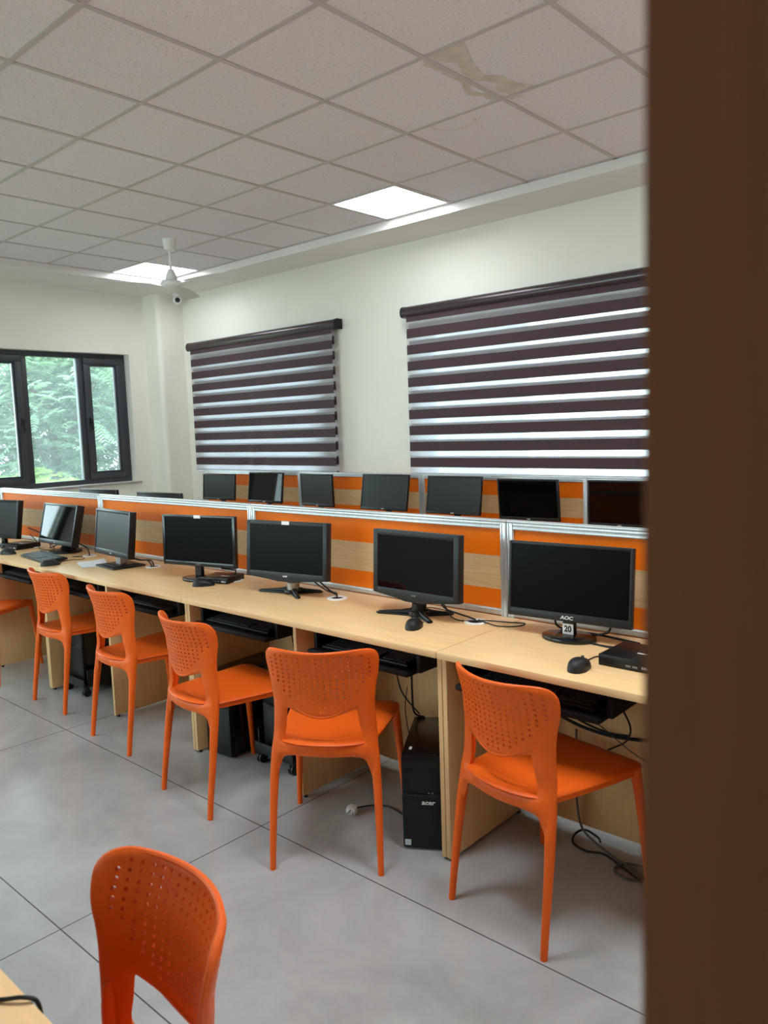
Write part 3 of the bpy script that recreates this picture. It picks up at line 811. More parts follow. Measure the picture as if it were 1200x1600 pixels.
# ------------------------------------------------------------------ monitors
def oval(rx, ry, n=32, p=2.0):
    o = []
    for i in range(n):
        a = 2 * PI * i / n; c, s = math.cos(a), math.sin(a)
        o.append((rx * math.copysign(abs(c) ** (2 / p), c), ry * math.copysign(abs(s) ** (2 / p), s)))
    return o
def monitor(label, group, base, c, yaw, tilt, w, h, stand='oval', scr='screen', case='black', depth=.022, bez=(.016, .016, .03), logo=None, sticker=None, chin=0.0, byaw=None, back_depth=.03, zdesk=D):
    t = thing('monitor', label, 'monitor', (base[0], base[1], zdesk + .0005), R(yaw), group)
    off = Matrix.Rotation(-R(yaw), 3, 'Z') @ Vector((c[0] - base[0], c[1] - base[1], 0))
    pm = Matrix.Translation((off.x, off.y, c[2] - zdesk - .0005)) @ Matrix.Rotation(-R(tilt), 4, 'X')
    bs, bt, bb = bez
    f = MB()
    f.box(-w / 2, -w / 2 + bs, 0, depth, -h / 2, h / 2, .003, pm).box(w / 2 - bs, w / 2, 0, depth, -h / 2, h / 2, .003, pm)
    f.box(-w / 2 + bs * .5, w / 2 - bs * .5, .0004, depth, h / 2 - bt, h / 2, .003, pm)
    if chin:
        pts = [(-w / 2 + .002, -h / 2 + bb), (w / 2 - .002, -h / 2 + bb), (w / 2 - .002, -h / 2), (w * .22, -h / 2 - chin * .6), (w * .10, -h / 2 - chin), (-w * .10, -h / 2 - chin), (-w * .22, -h / 2 - chin * .6), (-w / 2 + .002, -h / 2)]
        f.prism(pts, -depth, -.0004, pm @ FRONT, .002)
    else:
        f.box(-w / 2 + bs * .5, w / 2 - bs * .5, .0004, depth, -h / 2, -h / 2 + bb, .003, pm)
    f.box(-w / 2 + .006, w / 2 - .006, depth * .5, depth, -h / 2 + .006, h / 2 - .006, .002, pm)
    f.prism([(-w * .42, -h * .40), (w * .42, -h * .40), (w * .42, h * .40), (-w * .42, h * .40)], -depth - back_depth * .5, -depth + .001, pm @ FRONT)
    f.prism([(-w * .30, -h * .32), (w * .30, -h * .32), (w * .30, h * .30), (-w * .30, h * .30)], -depth - back_depth, -depth - back_depth * .5 + .001, pm @ FRONT)
    case_o = f.build('casing', case, t)
    MB().box(-w / 2 + bs - .001, w / 2 - bs + .001, .003, depth * .5, -h / 2 + bb - .001, h / 2 - bt + .001, 0, pm).build('screen', scr, t, smooth=False)
    yb = off.y + depth + back_depth * .5
    zc = c[2] - zdesk
    # stand
    if stand == 'oval':
        MB().prism(oval(.098, .072), 0, .014, Matrix.Translation((0, 0, 0)), .004).prism(oval(.062, .036), .0135, .017, Matrix.Translation((0, -.02, 0)), .001).build('base', 'gloss_black', t)
        MB().box(-.022, .022, -.006, .02, .013, zc - h * .25, .004).box(-.03, .03, -.004, max(yb, .02), zc - h * .32, zc - h * .08, .006).build('neck', 'gloss_black', t)
    elif stand == 'star':
        b = MB()
        for a, L in ((200, .19), (-33, .145), (38, .14), (145, .12)):
            mm = Matrix.Rotation(R(a - (byaw or 0)), 4, 'Z')
            b.prism([(0, -.024), (L * .45, -.016), (L - .012, -.012), (L, 0), (L - .012, .012), (L * .45, .016), (0, .024)], 0, .008, mm, .003)
            b.tube([(0, 0, .016), (L * .4, 0, .011), (L * .93, 0, .006)], [.02, .011, .006], 8, mtx=mm)
        b.prism(oval(.045, .045), 0, .02, None, .005)
        b.build('base', 'black', t)
        MB().lathe([(.030, .018), (.030, .052), (.026, .056)], 24).build('collar', 'silver' if sticker == 'tag' else 'black', t)
        MB().box(-.024, .024, -.012, .03, .045, zc - h * .25, .006).box(-.03, .03, 0, max(yb, .03), zc - h * .35, zc - h * .1, .006).build('neck', 'black', t)
    elif stand == 'square':
        MB().box(-.125, .125, -.095, .105, 0, .010, .004).box(-.09, .09, -.06, .08, .009, .014, .004).build('base', 'grey_black', t)
        MB().box(-.032, .032, -.01, .03, .012, zc - h * .2, .005).cyl((.0325, .01, .045), .022, .006, 20, axis='x').box(-.03, .03, 0, max(yb, .03), zc - h * .35, zc - h * .1, .006).build('neck', 'silver', t)
    elif stand == 'round':
        MB().prism(oval(.115, .10, 36, 2.3), 0, .012, None, .005).build('base', 'black', t)
        MB().tube([(0, .02, .008), (0, .03, .05), (0, .035, zc - h * .30)], [.055, .036, .03], 16, 4, 1.2).box(-.03, .03, .01, max(yb, .04), zc - h * .4, zc - h * .1, .006).build('neck', 'black', t)
    if logo:
        s, sz, mname, shear, sx = logo
        text_mesh('logo', s, sz, mname, case_o, pm @ Matrix.Translation((0, -.0012 if not chin else -.0006, -h / 2 + bb * .45 - chin * .15)) @ FRONT, .0003, shear, .0004, sx)
    if sticker == 'tag':
        MB().box(-.022, .022, -.0012, .0006, h / 2 - .015, h / 2 + .001, 0, pm @ Matrix.Translation((.0, 0, 0))).build('sticker', 'white', case_o, smooth=False)
    return t
G = 'monitors on the front row of desks'
m20 = monitor('wide black monitor tagged 20 on its neck, nearest the brown door', G, (1.423, .292), (1.423, .285, .966), 4.4, 4.6, .461, .272, 'oval', 'screen', 'grey_black', bez=(.012, .012, .030), logo=('AOC', .017, 'logo', .15, 1.25))
MB().box(-.020, .020, -.0085, -.0062, .018, .056, .0005).build('number_tag', 'white', m20)
text_mesh('number', '20', .030, 'ink', m20, Matrix.Translation((0, -.0088, .037)) @ FRONT, .0002, 0, .0012, .9)
monitor('charcoal glossy monitor on a star foot, left of the one tagged 20', G, (.770, .262), (.784, .218, .981), -.7, 3.0, .443, .262, 'star', 'screen_gloss', 'grey_black', depth=.035, bez=(.026, .022, .024), chin=.022, logo=('acer', .012, 'grey', .1, 1.1), byaw=-.7)
monitor('black monitor with a white sticker on top, on a star foot with a silver collar', G, (-.0, .268), (.019, .213, .980), 9.6, 4.6, .475, .262, 'star', 'screen', 'grey_black', depth=.035, bez=(.024, .020, .026), chin=.018, logo=('acer', .014, 'logo', .1, 1.1), sticker='tag', byaw=9.6)
monitor('black monitor on a dark oval foot with a slim computer and mouse by its base', G, (-.680, .215), (-.659, .205, .973), 12.8, 1.9, .495, .266, 'oval', 'screen', 'gloss_black', bez=(.018, .016, .024), sticker='tag', logo=('AOC', .012, 'grey', .1, 1.2))
monitor('slanted monitor with grey screen on a flat square foot, beside the loose papers', G, (-1.465, .205), (-1.485, .178, .964), -5.4, 6.6, .47, .27, 'square', 'screen_matte', 'black', depth=.04, bez=(.016, .018, .034), back_depth=.035, logo=('DELL', .008, 'logo', 0, 1.2))
monitor('monitor mirroring the bright window in its screen, behind the loose keyboard', G, (-2.335, .300), (-2.344, .262, .957), -.1, 13.5, .481, .274, 'round', 'screen_gloss', 'black', depth=.05, bez=(.018, .016, .030), back_depth=.04, logo=('hp', .010, 'logo', 0, 1.1))
monitor('monitor with grey screen cut by the left edge of the view', G, (-3.05, .190), (-3.061, .160, .967), 11.1, 9.1, .479, .275, 'oval', 'screen_matte', 'black', depth=.04, bez=(.018, .018, .030), sticker='tag')
G = 'monitors on the far row under the blinds'
FM = [('a', -3.536, 2.45, 1.001, 6.5, 4.9, .447, .255, 'screen_matte', 'small monitor of the far row at the corner end, under the creased blind'),
      ('b', -2.827, 2.447, 1.014, 2.0, 7.1, .46, .28, 'screen_gloss', 'far row monitor with white flecks of window light in its black screen'),
      ('c', -2.146, 2.45, 1.009, -5, -1.8, .434, .28, 'screen_matte', 'far row monitor with grey brown screen left of the gap between the blinds'),
      ('d', -1.361, 2.445, 1.016, 1.2, 9.8, .48, .285, 'screen_matte', 'far row monitor under the gap between the two blinds, screen tilted back'),
      ('e', -.68, 2.445, 1.014, 2.2, 8.2, .48, .282, 'screen_matte', 'far row monitor with pale grey green screen under the left end of the wide blind'),
      ('f', -.052, 2.447, 1.002, 2.6, -5.5, .463, .286, 'screen_gloss', 'far row monitor with glossy black screen leaning forward, under the middle of the wide blind'),
      ('g', .604, 2.453, 1.001, 3.3, -1.5, .42, .294, 'screen_gloss', 'far row monitor half hidden by the brown door')]
for k, x, y, z, ya, ti, ww, hh, sm, s in FM:
    monitor(s, G, (x, y + .045), (x, y, z), ya, ti, ww, hh, 'oval', sm, 'black', bez=(.012, .012, .022), logo=('AOC', .010, 'logo', .15, 1.2))
G = 'monitors behind the front row screens'
for x, ya, s in ((-2.80, 186, 'black monitor top edge just showing over the screens, nearer the window'), (-1.97, 186, 'black monitor top edge just showing over the screens, nearer the far row')):
    monitor(s, G, (x, .80), (x, .835, 1.0), ya, 5, .47, .27, 'oval', 'screen', 'black', bez=(.014, .014, .022))

# ------------------------------------------------------------------ keyboards
def make_keyboard(label, group, material='black'):
    t = thing('keyboard', label, 'keyboard', (0, 0, 0), 0, group)
    MB().prism([(-.22, -.072), (.22, -.072), (.22, .072), (-.22, .072)], 0, .014, Matrix.Rotation(R(3.0), 4, 'X') @ Matrix.Translation((0, 0, .004)), .004).build('body', material, t)
    k = MB(); mm = Matrix.Rotation(R(3.0), 4, 'X')
    for r in range(6):
        y = -.052 + r * .0196 + (.006 if r == 5 else 0)
        x = -.208; i = 0
        while x < .205:
            wd = .0165
            if r == 0 and -.12 < x < -.02: wd = .105
            if i in (0,) and r in (1, 2): wd = .028
            if not (.070 < x < .080 or .140 < x < .148): k.box(x, min(x + wd, .209), y - .0082, y + .0082, .0175, .0235, .0012, mm, 1)
            x += wd + .0028; i += 1
    k.build('keys', 'keycap', t)
    return t
kb = make_keyboard('grey black keyboard lying askew on the desktop in front of the window-mirroring monitor', 'keyboards', 'black')
a = math.atan2(-.088 - .018, -1.803 + 2.37)
kb.location = (-2.17, .075, D + .0012); kb.rotation_euler = (0, 0, R(-6))
names = ['at the left edge', 'second from the left', 'third from the left', 'fourth from the left', 'under the oval-footed monitor', 'left of the diagonal chair', 'behind the diagonal chair', 'behind the chair nearest the door']
seats = []
for k in (-2, -1, 0, 1):
    for tx in (.02, .80):
        if k == 1 and tx > .5: continue
        seats.append(B0 + PITCH * k + tx + .305)
TL = ['keyboard on the black tray at the left end of the front row, nearly hidden', 'keyboard on the black tray behind the chair seat cut by the left edge', 'keyboard on the black tray above the trolley tower, leftmost whole chair',
      'keyboard on the black tray behind the second whole chair', 'keyboard on the black tray between the second whole chair and the diagonal chair', 'keyboard on the black tray behind the diagonally turned chair', 'keyboard on the black tray behind the chair nearest the brown door']
for x, s in zip(seats, TL): dup(kb, (x, .035, .6535), 0, s, 'keyboards')

# ------------------------------------------------------------------ mice
def make_mouse(label):
    t = thing('computer_mouse', label, 'mouse', (0, 0, 0), 0, 'computer mice on the front row')
    b = MB()
    def f(u, v):
        a = 2 * PI * u; ph = v * PI / 2
        c, s = math.cos(a), math.sin(a)
        x = .031 * math.copysign(abs(c) ** .85, c) * math.cos(ph) ** .7; y = .056 * math.copysign(abs(s) ** .85, s) * math.cos(ph) ** .7
        z = .036 * math.sin(ph) ** .8 * (1 - .22 * (y / .056) - .10 * (y / .056) ** 2) if v > 0 else 0
        return (x, y, z)
    b.grid(f, 28, 10); bmesh.ops.remove_doubles(b.bm, verts=b.bm.verts[:], dist=1e-5)
    b.build('body', 'grey_black', t, ang=70)
    MB().cyl((-.003, .030, .026), .008, .006, 14, axis='x').build('wheel', 'black', t)
    MB().tube([(0, .052, .008), (0, .062, .010)], [.004, .003], 8).build('strain_relief', 'black', t)
    return t
MS = [((1.61, .011), 8, 'rounded black mouse beside the slim computer, nearest the brown door'), ((.872, .104), 25, 'rounded black mouse in front of the charcoal star-footed monitor'),
      ((-.525, .133), -40, 'glossy black mouse in front of the oval-footed monitor with the slim computer'), ((-2.597, .03), -60, 'black mouse at the left edge of the desk row'),
      ((-1.875, -.02), -20, 'black mouse lying against the right end of the loose keyboard')]
mouse = make_mouse(MS[0][2]); mouse.location = (MS[0][0][0], MS[0][0][1], D + .0005); mouse.rotation_euler = (0, 0, R(MS[0][1]))
for (x, y), a, s in MS[1:]: dup(mouse, (x, y, D + .0005), R(a), s)

# ------------------------------------------------------------------ slim computers on the desks
def mini_pc(label, loc, rz, w=.18, d=.18, h=.036):
    t = thing('slim_computer', label, 'computer', loc, R(rz), 'slim desktop computers')
    MB().box(-w / 2, w / 2, -d / 2 + .006, d / 2, 0, h, .003).build('body', 'black', t)
    f = MB().box(-w / 2, w / 2, -d / 2, -d / 2 + .007, 0, h, .002).build('front_panel', 'black', t)
    p = MB()
    for k in range(6): p.box(-w / 2 + .02 + k * .006, -w / 2 + .023 + k * .006, -d / 2 - .0004, -d / 2, .008, h - .01)
    p.build('vent', 'matte_black', f, smooth=False)
    MB().box(.0, .016, -d / 2 - .0005, -d / 2 + .001, .010, .016).box(.022, .038, -d / 2 - .0005, -d / 2 + .001, .010, .016).build('port', 'grey', f, smooth=False)
    text_mesh('badge', 'DELL', .010, 'logo', f, Matrix.Translation((w * .36, -d / 2 - .0006, h * .4)) @ FRONT, .0002, 0, .0003, 1.2)
    MB().box(.005, .055, -.02, -.012, h - .0002, h + .0006).build('label_strip', 'logo', t, smooth=False)
    return t
mini_pc('slim black computer lying flat on the desk next to the mouse nearest the brown door', (1.73, .170, D + .0005), -1, .18, .178, .036)
mini_pc('slim black computer lying by the oval monitor foot in the middle of the row', (-.545, .262, D + .0005), 18, .17, .15, .03)
mini_pc('slim black computer under the monitor cut by the left edge', (-2.83, .215, D + .0005), 8, .20, .18, .035)

# ------------------------------------------------------------------ tower computers
def tower(label, loc, rz, w=.16, d=.385, h=.353, logo=None, castors=False):
    t = thing('tower_computer', label, 'computer', loc, R(rz), 'black tower computers on the floor')
    z0 = .008
    MB().box(0, w, .022, d, z0, h, .003).build('case', 'gloss_black', t)
    f = MB().box(.001, w - .001, 0, .023, z0, h * .60, .005).box(.001, w - .001, .003, .023, h * .60, h - .004, .004)
    fo = f.build('front_panel', 'black', t)
    MB().box(.012, w - .012, .0015, .004, h - .045, h - .018, .001).box(.012, w - .012, .0015, .004, h - .078, h - .05, .001).build('drive_bay', 'black', fo)
    MB().prism([(.006, 0), (w - .006, 0), (w - .006, .012), (w * .5, .004), (.006, .012)], -.003, 0, Matrix.Translation((0, -.0005, h * .60 - .008)) @ FRONT).build('trim_strip', 'grey_black', fo)
    v = MB()
    for k in range(14): v.box(w - .020, w - .006, -.0008, .001, .03 + k * .011, .036 + k * .011)
    v.build('vent', 'matte_black', fo, smooth=False)
    MB().cyl((w * .62, .0025, h * .615), .0035, .003, 10, axis='y', mtx=Matrix.Translation((0, -.002, 0))).cyl((w * .70, .0025, h * .615), .0035, .003, 10, axis='y', mtx=Matrix.Translation((0, -.002, 0))).build('socket', 'grey', fo)
    if logo:
        text_mesh('logo', logo, .024, 'logo', fo, Matrix.Translation((w * .60, -.0008, h * .515)) @ FRONT, .0003, .12, .0006, 1.15)
        MB().box(.008, .030, -.0008, .001, .018, .040, .0).build('sticker', 'sticker_blue', fo, smooth=False)
        MB().box(.022, .032, .06, .085, h - .0004, h + .0006).build('label_strip', 'logo', t, smooth=False)
    for x in (.02, w - .02):
        for y in (.04, d - .04): MB().cyl((x, y, 0), .012, .009, 12).build('foot', 'black', t)
    return t
tower('black tower computer with silver lettering on its front, beside the double desk panel', (.966, -.107, 0), 32, .16, .385, .353, 'acer')
tower('black tower computer on the floor behind the chair left of the diagonal one', (-.335, -.03, 0), 4, .17, .38, .40)
tower('black tower computer under the desk at the left, half behind a chair leg', (-2.13, .03, 0), 0, .155, .36, .34)
def trolley(label, loc, rz, cpu):
    t = thing('computer_trolley', label, 'trolley', loc, R(rz), 'computer trolleys under the desks')
    MB().box(-.13, .13, -.02, .36, .055, .067, .003).box(-.13, .13, -.025, -.015, .055, .105, .003).build('platform', 'grey_black', t)
    for x in (-.135, .125): MB().box(x, x + .01, .0, .30, .067, .16, .003).build('side_guard', 'black', t)
    for x in (-.11, .11):
        for y in (.0, .33):
            c = MB().cyl((x - .014, y, .024), .024, .011, 18, axis='x').cyl((x + .003, y, .024), .024, .011, 18, axis='x').box(x - .016, x + .016, y - .012, y + .012, .030, .056, .003)
            c.build('castor', 'black', t)
    c = tower(cpu, loc, rz, .18, .38, .37)
    c.location = (loc[0] - .09, loc[1], loc[2] + .0675)
    return t
trolley('low grey trolley with castors carrying a tower, behind the leftmost whole chair', (-1.70, .005, 0), 0, 'large black tower computer standing on the castor trolley behind the leftmost whole chair')
trolley('low black trolley with castors carrying a tower, left of the diagonal chair', (.075, .06, 0), 0, 'large black tower computer on the castor trolley left of the diagonal chair')

# ------------------------------------------------------------------ papers
t = thing('paper_sheets', 'a few loose white papers left of the slanted monitor', 'paper', (-1.66, .14, D + .0005), R(-14))
rnd = random.Random(3)
for k in range(3):
    mm = Matrix.Translation((rnd.uniform(-.015, .015), rnd.uniform(-.012, .012), .0012 * k)) @ Matrix.Rotation(R(rnd.uniform(-12, 12)), 4, 'Z')
    MB().grid(lambda u, v: ((u - .5) * .21, (v - .5) * .15, .0005 + .014 * max(0, .25 - u) * (1 + v) + .002 * math.sin(v * 6 + k)), 10, 6, mm).build('sheet', 'paper', t)

# ------------------------------------------------------------------ cables
def cable(pts, label, r=.0028, material='cable', group='desk cables', sub=6):
    return tag(MB().tube(pts, r, 8, sub).build('cable', material), label, 'cable', group)
zd = D + .0032
GRX = [(1.020, .30), (.260, .30), (-.492, .30), (-1.252, .30), (-2.004, .30)]
cable([(.83, .30, .86), (.86, .31, .80), (.92, .325, zd + .012), (.99, .315, zd + .006), (1.02, .30, zd), (1.02, .30, .72)], 'black cable from the charcoal star-footed monitor into the round desk hole', .0036)
cable([(.80, .31, .86), (.85, .33, .80), (.90, .30, zd + .004), (.96, .28, zd), (1.015, .29, zd + .004), (1.06, .315, zd + .006), (1.13, .36, zd), (1.19, .38, zd), (1.19, .33, zd), (1.13, .29, zd), (1.07, .295, zd + .004), (1.025, .305, zd + .003), (1.02, .305, .72)], 'black cable looping on the desk by the screen post, right of the round desk hole', .0024)
cable([(.872, .16, zd + .006), (.85, .18, zd), (.80, .185, zd), (.775, .215, zd + .02), (.79, .26, zd + .03), (.81, .32, zd + .02), (.90, .36, zd), (.99, .33, zd)], 'thin cord of the mouse in front of the charcoal star-footed monitor', .0019)
cable([(.08, .30, .88), (.12, .32, .83), (.18, .335, zd + .016), (.23, .325, zd + .012), (.258, .30, zd + .003), (.26, .30, .72)], 'black power cable from the silver-collared monitor into the desk hole', .0038)
cable([(.05, .32, .84), (.10, .34, .80), (.17, .32, zd + .02), (.235, .315, zd + .01), (.255, .305, zd), (.26, .305, .72)], 'second black cable of the silver-collared monitor, arching into the desk hole', .0032)
cable([(-.60, .30, .82), (-.54, .33, zd + .045), (-.505, .32, zd + .045), (-.492, .302, zd + .01), (-.492, .30, .72)], 'black cable dropping into the desk hole by the slim computer in mid row', .004)
cable([(-1.42, .24, .82), (-1.36, .27, .80), (-1.30, .285, zd + .035), (-1.262, .29, zd + .012), (-1.252, .30, .72)], 'black cable from the slanted monitor to its desk hole', .004)
cable([(-1.43, .27, .81), (-1.38, .30, .795), (-1.31, .315, zd + .028), (-1.262, .305, zd + .008), (-1.254, .302, .72)], 'second black cable behind the slanted monitor', .004)
cable([(-2.22, .33, .83), (-2.14, .34, .81), (-2.06, .32, zd + .03), (-2.01, .30, zd + .005), (-2.004, .30, .72)], 'black cable beside the window-mirroring monitor', .004)
cable([(-2.84, .28, .90), (-2.72, .32, .86), (-2.62, .33, .79), (-2.56, .30, zd + .006), (-2.48, .31, .80), (-2.40, .35, .84)], 'tangled black cable between the two leftmost monitors', .004)
cable([(-2.86, .30, .85), (-2.76, .30, .80), (-2.66, .27, zd), (-2.55, .25, zd), (-2.48, .27, zd), (-2.52, .31, zd + .01), (-2.62, .33, .80)], 'second tangled black cable between the two leftmost monitors', .003)
cable([(-1.89, .035, zd), (-1.95, .13, zd), (-1.90, .20, zd), (-1.98, .24, zd), (-2.06, .21, zd), (-2.02, .28, zd)], 'thin cord of the mouse by the loose keyboard', .0019)
cable([(1.32, .36, .85), (1.335, .35, .815), (1.35, .345, .79), (1.40, .36, zd + .004), (1.47, .39, zd), (1.56, .38, zd), (1.66, .34, zd + .008)], 'black cable with a thick plug behind the round foot of the monitor tagged 20', .004)
cable([(1.56, .33, .85), (1.555, .34, .81), (1.53, .345, zd + .02), (1.475, .33, zd + .006), (1.50, .285, zd), (1.58, .27, zd), (1.66, .27, zd + .008)], 'black cable looping right of the round foot of the monitor tagged 20', .004)
cable([(1.602, .074, zd + .004), (1.595, .11, zd), (1.60, .15, zd), (1.63, .175, zd), (1.638, .18, zd)], 'short mouse cord beside the slim computer nearest the brown door', .0022)
# hanging under the desks
cable([(.675, .19, .645), (.685, .20, .55), (.70, .21, .46), (.715, .24, .40), (.74, .28, .34)], 'black cable hanging from the tray behind the diagonal chair', .003)
cable([(.772, .18, .645), (.770, .20, .56), (.762, .21, .46), (.762, .22, .37), (.80, .24, .352)], 'black cable hanging down to the tower with silver lettering', .0042)
cable([(.60, .37, .40), (.61, .34, .32), (.66, .30, .24), (.70, .28, .20), (.78, .29, .19)], 'thin dark cable sagging behind the diagonal chair', .002)
cable([(.130, .13, .645), (.132, .14, .55), (.13, .16, .44), (.14, .2, .30)], 'black cable hanging beside the divider left of the diagonal chair', .003)
cable([(1.26, .30, .54), (1.33, .33, .475), (1.42, .35, .435), (1.50, .36, .42), (1.58, .35, .425), (1.70, .33, .45), (1.80, .31, .49)], 'thick black cable sagging behind the chair nearest the door', .006)
cable([(1.28, .30, .58), (1.38, .33, .49), (1.46, .35, .445), (1.55, .355, .43), (1.62, .35, .44)], 'black cable crossing under the tray behind the chair nearest the door', .004)
cable([(1.64, .17, .645), (1.655, .22, .58), (1.655, .28, .50), (1.62, .33, .43), (1.56, .36, .38), (1.50, .375, .34)], 'black cable curving from the end of the tray nearest the door', .003)
cable([(1.56, .10, .64), (1.565, .16, .56), (1.60, .24, .48), (1.66, .26, .43), (1.74, .26, .40), (1.82, .28, .38)], 'thin grey cord dropping from the tray nearest the door', .0018, 'grey_cable')
cable([(1.40, .385, .40), (1.405, .37, .25), (1.425, .34, .14), (1.46, .31, .07), (1.52, .30, .035), (1.60, .29, .012), (1.68, .27, .006), (1.72, .24, .006), (1.68, .21, .006), (1.62, .23, .006), (1.64, .29, .008), (1.74, .31, .02), (1.76, .33, .10), (1.75, .35, .16), (1.79, .36, .18), (1.82, .36, .14), (1.78, .36, .12)],
      'grey cable dropping to the floor and coiling under the desk nearest the door', .0045, 'grey_cable')
cable([(1.53, .31, .04), (1.50, .35, .03), (1.44, .37, .03), (1.41, .35, .012), (1.43, .30, .006), (1.49, .28, .006), (1.55, .29, .012), (1.62, .27, .006), (1.72, .22, .006)], 'dark cable loop lying on the floor under the desk nearest the door', .0042)
# plug on the floor
pl = thing('power_plug', 'white power plug lying on the floor left of the tower with silver lettering', 'plug', (.635, -.033, 0), R(25))
MB().prism([(-.018, -.02), (.018, -.02), (.022, .0), (.014, .022), (-.014, .022), (-.022, 0)], .001, .030, None, .005).build('body', 'white', pl)
for x, z in ((-.011, .012), (.011, .012), (0, .024)): MB().cyl((x, -.038, z), .003, .02, 10, axis='y').build('pin', 'silver', pl)
MB().tube([(0, .02, .014), (.01, .055, .010), (.03, .10, .004), (.075, .125, .004), (.135, .12, .004), (.22, .10, .004), (.33, .08, .004)], .0032, 8, 6, mtx=Matrix.Rotation(R(-25), 4, 'Z')).build('cord', 'cable', pl)
# foreground cable
cable([(1.50, -1.83, zd), (1.60, -1.79, zd), (1.66, -1.755, zd), (1.694, -1.728, zd + .004), (1.706, -1.714, D - .006), (1.70, -1.712, .70), (1.66, -1.72, .62), (1.62, -1.78, .55)], 'black cable hanging over the edge of the foreground desk', .003)

# ------------------------------------------------------------------ ceiling fan
fan = thing('ceiling_fan', 'white three-bladed ceiling fan hanging in the far corner', 'fan', (-2.734, 1.526, ZC))
MB().lathe([(0, 0), (.052, 0), (.050, -.03), (.042, -.075), (.034, -.084), (0, -.084)], 28).lathe([(.0, .0), (.058, .0), (.058, -.006), (.0, -.006)], 28).build('canopy', 'white', fan)
MB().cyl((0, 0, -.30), .010, .23, 14).build('downrod', 'white', fan)
MB().lathe([(0, -.228), (.020, -.232), (.028, -.25), (.040, -.275), (.046, -.305), (.048, -.318), (.074, -.326), (.084, -.336), (.085, -.348), (.078, -.362), (.052, -.376), (.028, -.386), (0, -.388)], 36).build('motor', 'white', fan, ang=25)
for a in (10, -110, 130):
    mm = Matrix.Rotation(R(a), 4, 'Z') @ Matrix.Translation((0, 0, -.350)) @ Matrix.Rotation(R(-9), 4, 'X')
    b = MB().prism([(.17, -.045), (.30, -.062), (.58, -.064), (.645, -.056), (.66, -.03), (.66, .03), (.645, .056), (.58, .064), (.30, .062), (.17, .045)], -.0015, .0015, mm)
    bo = b.build('blade', 'white', fan)
    MB().box(.06, .22, -.02, .02, -.006, -.0015, .001, mm).build('blade_bracket', 'white', bo)

# security camera
cc = thing('security_camera', 'small white security camera with a dark lens in the far corner under the ceiling', 'camera', (-4.47, 2.745, ZS))
MB().lathe([(0, 0), (.052, 0), (.052, -.012), (.046, -.026), (0, -.026)], 28).build('mount', 'white', cc)
dv = Vector((.78, -.62, -.12)).normalized(); q = Vector((0, 0, 1)).rotation_difference(dv).to_matrix().to_4x4()
MB().lathe([(0, -.045), (.03, -.040), (.046, -.020), (.050, 0), (.048, .02), (.040, .034), (0, .036)], 28, Matrix.Translation((0, 0, -.062)) @ q).build('housing', 'white', cc, ang=60)
MB().lathe([(0, .030), (.024, .033), (.026, .040), (.021, .043), (0, .041)], 28, Matrix.Translation((0, 0, -.062)) @ q).build('lens', 'gloss_black', cc)

# ------------------------------------------------------------------ outside
gd = MB().box(-40, 14, -22, 40, -3.6, -3.4).build('ground', 'earth', smooth=False); struct(gd)
def foliage_mesh(seed, n, rx, ry, rz, material):
    rnd = random.Random(seed); V, F = [], []
    for _ in range(n):
        while True:
            p = Vector((rnd.uniform(-1, 1), rnd.uniform(-1, 1), rnd.uniform(-1, 1)))
            if .25 < p.length < 1: break
        c = Vector((p.x * rx, p.y * ry, p.z * rz))
        az = rnd.uniform(0, 2 * PI)
        d = Vector((math.cos(az), math.sin(az), rnd.uniform(-.7, .6))).normalized()
        side = d.cross(Vector((0, 0, 1))).normalized()
        Lr = rnd.uniform(.28, .5); k = 9; lw = rnd.uniform(.07, .11)
        for i in range(k):
            s_ = i / k
            q = c + d * Lr * s_ + Vector((0, 0, -.35 * Lr * s_ * s_))
            wl = lw * (math.sin(PI * (.15 + .8 * s_)) + .15)
            for sd in (-1, 1):
                tip = q + side * sd * wl + d * wl * .35 + Vector((0, 0, -wl * .35 + rnd.uniform(-.02, .02)))
                a = q + d * .016; b_ = q - d * .016; mid1 = q.lerp(tip, .5) + d * .018; mid2 = q.lerp(tip, .5) - d * .018
                i0 = len(V); V += [tuple(a), tuple(mid1), tuple(tip), tuple(mid2), tuple(b_)]
                F.append((i0, i0 + 1, i0 + 2, i0 + 3, i0 + 4))
    me = bpy.data.meshes.new('foliage'); me.from_pydata(V, [], F); me.materials.append(M[material])
    return me
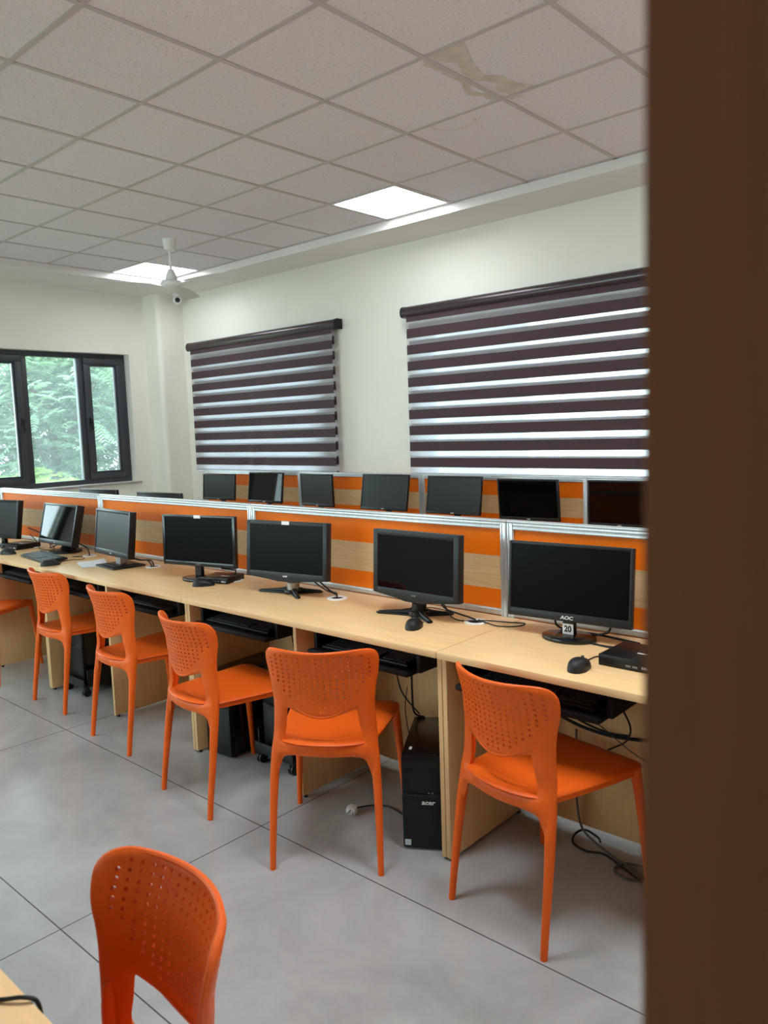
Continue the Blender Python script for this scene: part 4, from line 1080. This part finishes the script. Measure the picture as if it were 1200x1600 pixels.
fm = [foliage_mesh(1, 2300, 1.5, 1.7, 1.9, 'leaf_a'), foliage_mesh(2, 600, .8, .9, .8, 'leaf_b')]
TR = [(-10.0, 3.9, 1.6, 0, 'feathery green tree filling the middle pane of the window'), (-7.4, 2.45, .35, 1, 'bright green low tree in the lower left of the window'),
      (-14.4, 6.2, 2.2, 0, 'feathery green tree behind the right pane of the window'), (-14.4, 1.4, 2.2, 0, 'feathery green tree behind the left pane of the window'),
      (-18.8, 4.0, 3.6, 0, 'tall pale green tree behind the others outside the window'), (-18.8, 9.0, 3.6, 0, 'tall green tree outside, beyond the column corner'),
      (-12.0, -4.2, 5.0, 0, 'feathery green tree outside the far end of the walkway')]
for x, y, z, k, s in TR:
    t = thing('tree', s, 'tree', (x, y, -3.4), random.uniform(0, 6), 'trees outside the window')
    fo = bpy.data.objects.new('foliage', fm[k]); COL.objects.link(fo); fo.parent = t; fo.location = (0, 0, z + 3.4)
    b = MB(); b.tube([(.1, 0, 0), (0, .1, 1.5), (.05, 0, 3), (0, 0, z + 3.4), (.1, .1, z + (4.6 if k == 0 else 3.7))], [.14, .12, .10, .07, .02], 10, 4)
    for q in range(7 if k == 0 else 0):
        a = q * .9 + x; b.tube([(0, 0, z + 2.4 + q * .22), (.6 * math.cos(a), .6 * math.sin(a), z + 3.0 + q * .24), (1.4 * math.cos(a), 1.4 * math.sin(a), z + 3.6 + q * .26)], [.05, .03, .012], 8, 3)
    b.build('trunk', 'bark', t)

# added grey block beyond the back wall, shaped to put shade behind the creased blind
M['render'] = mat('shade_block_grey', (0.20, 0.20, 0.21, 1), 0.9, spec=0.1, var=0.06, scale=2)
hs = thing('blind_shade_block', 'made-up grey block outside, added to shade the creased blind', 'shade block', (0, 0, 0))
mt = Matrix(((1, 0, 0, 0), (0, 0, 1, 0), (0, 1, 0, 0), (0, 0, 0, 1)))
MB().prism([(-7.4, -3.4), (-5.2, -3.4), (-5.2, 5.0), (-10.6, 5.0), (-10.6, 3.4), (-7.4, .8)], 7.0, 11.0, mt).build('wall', 'render', hs, smooth=False)
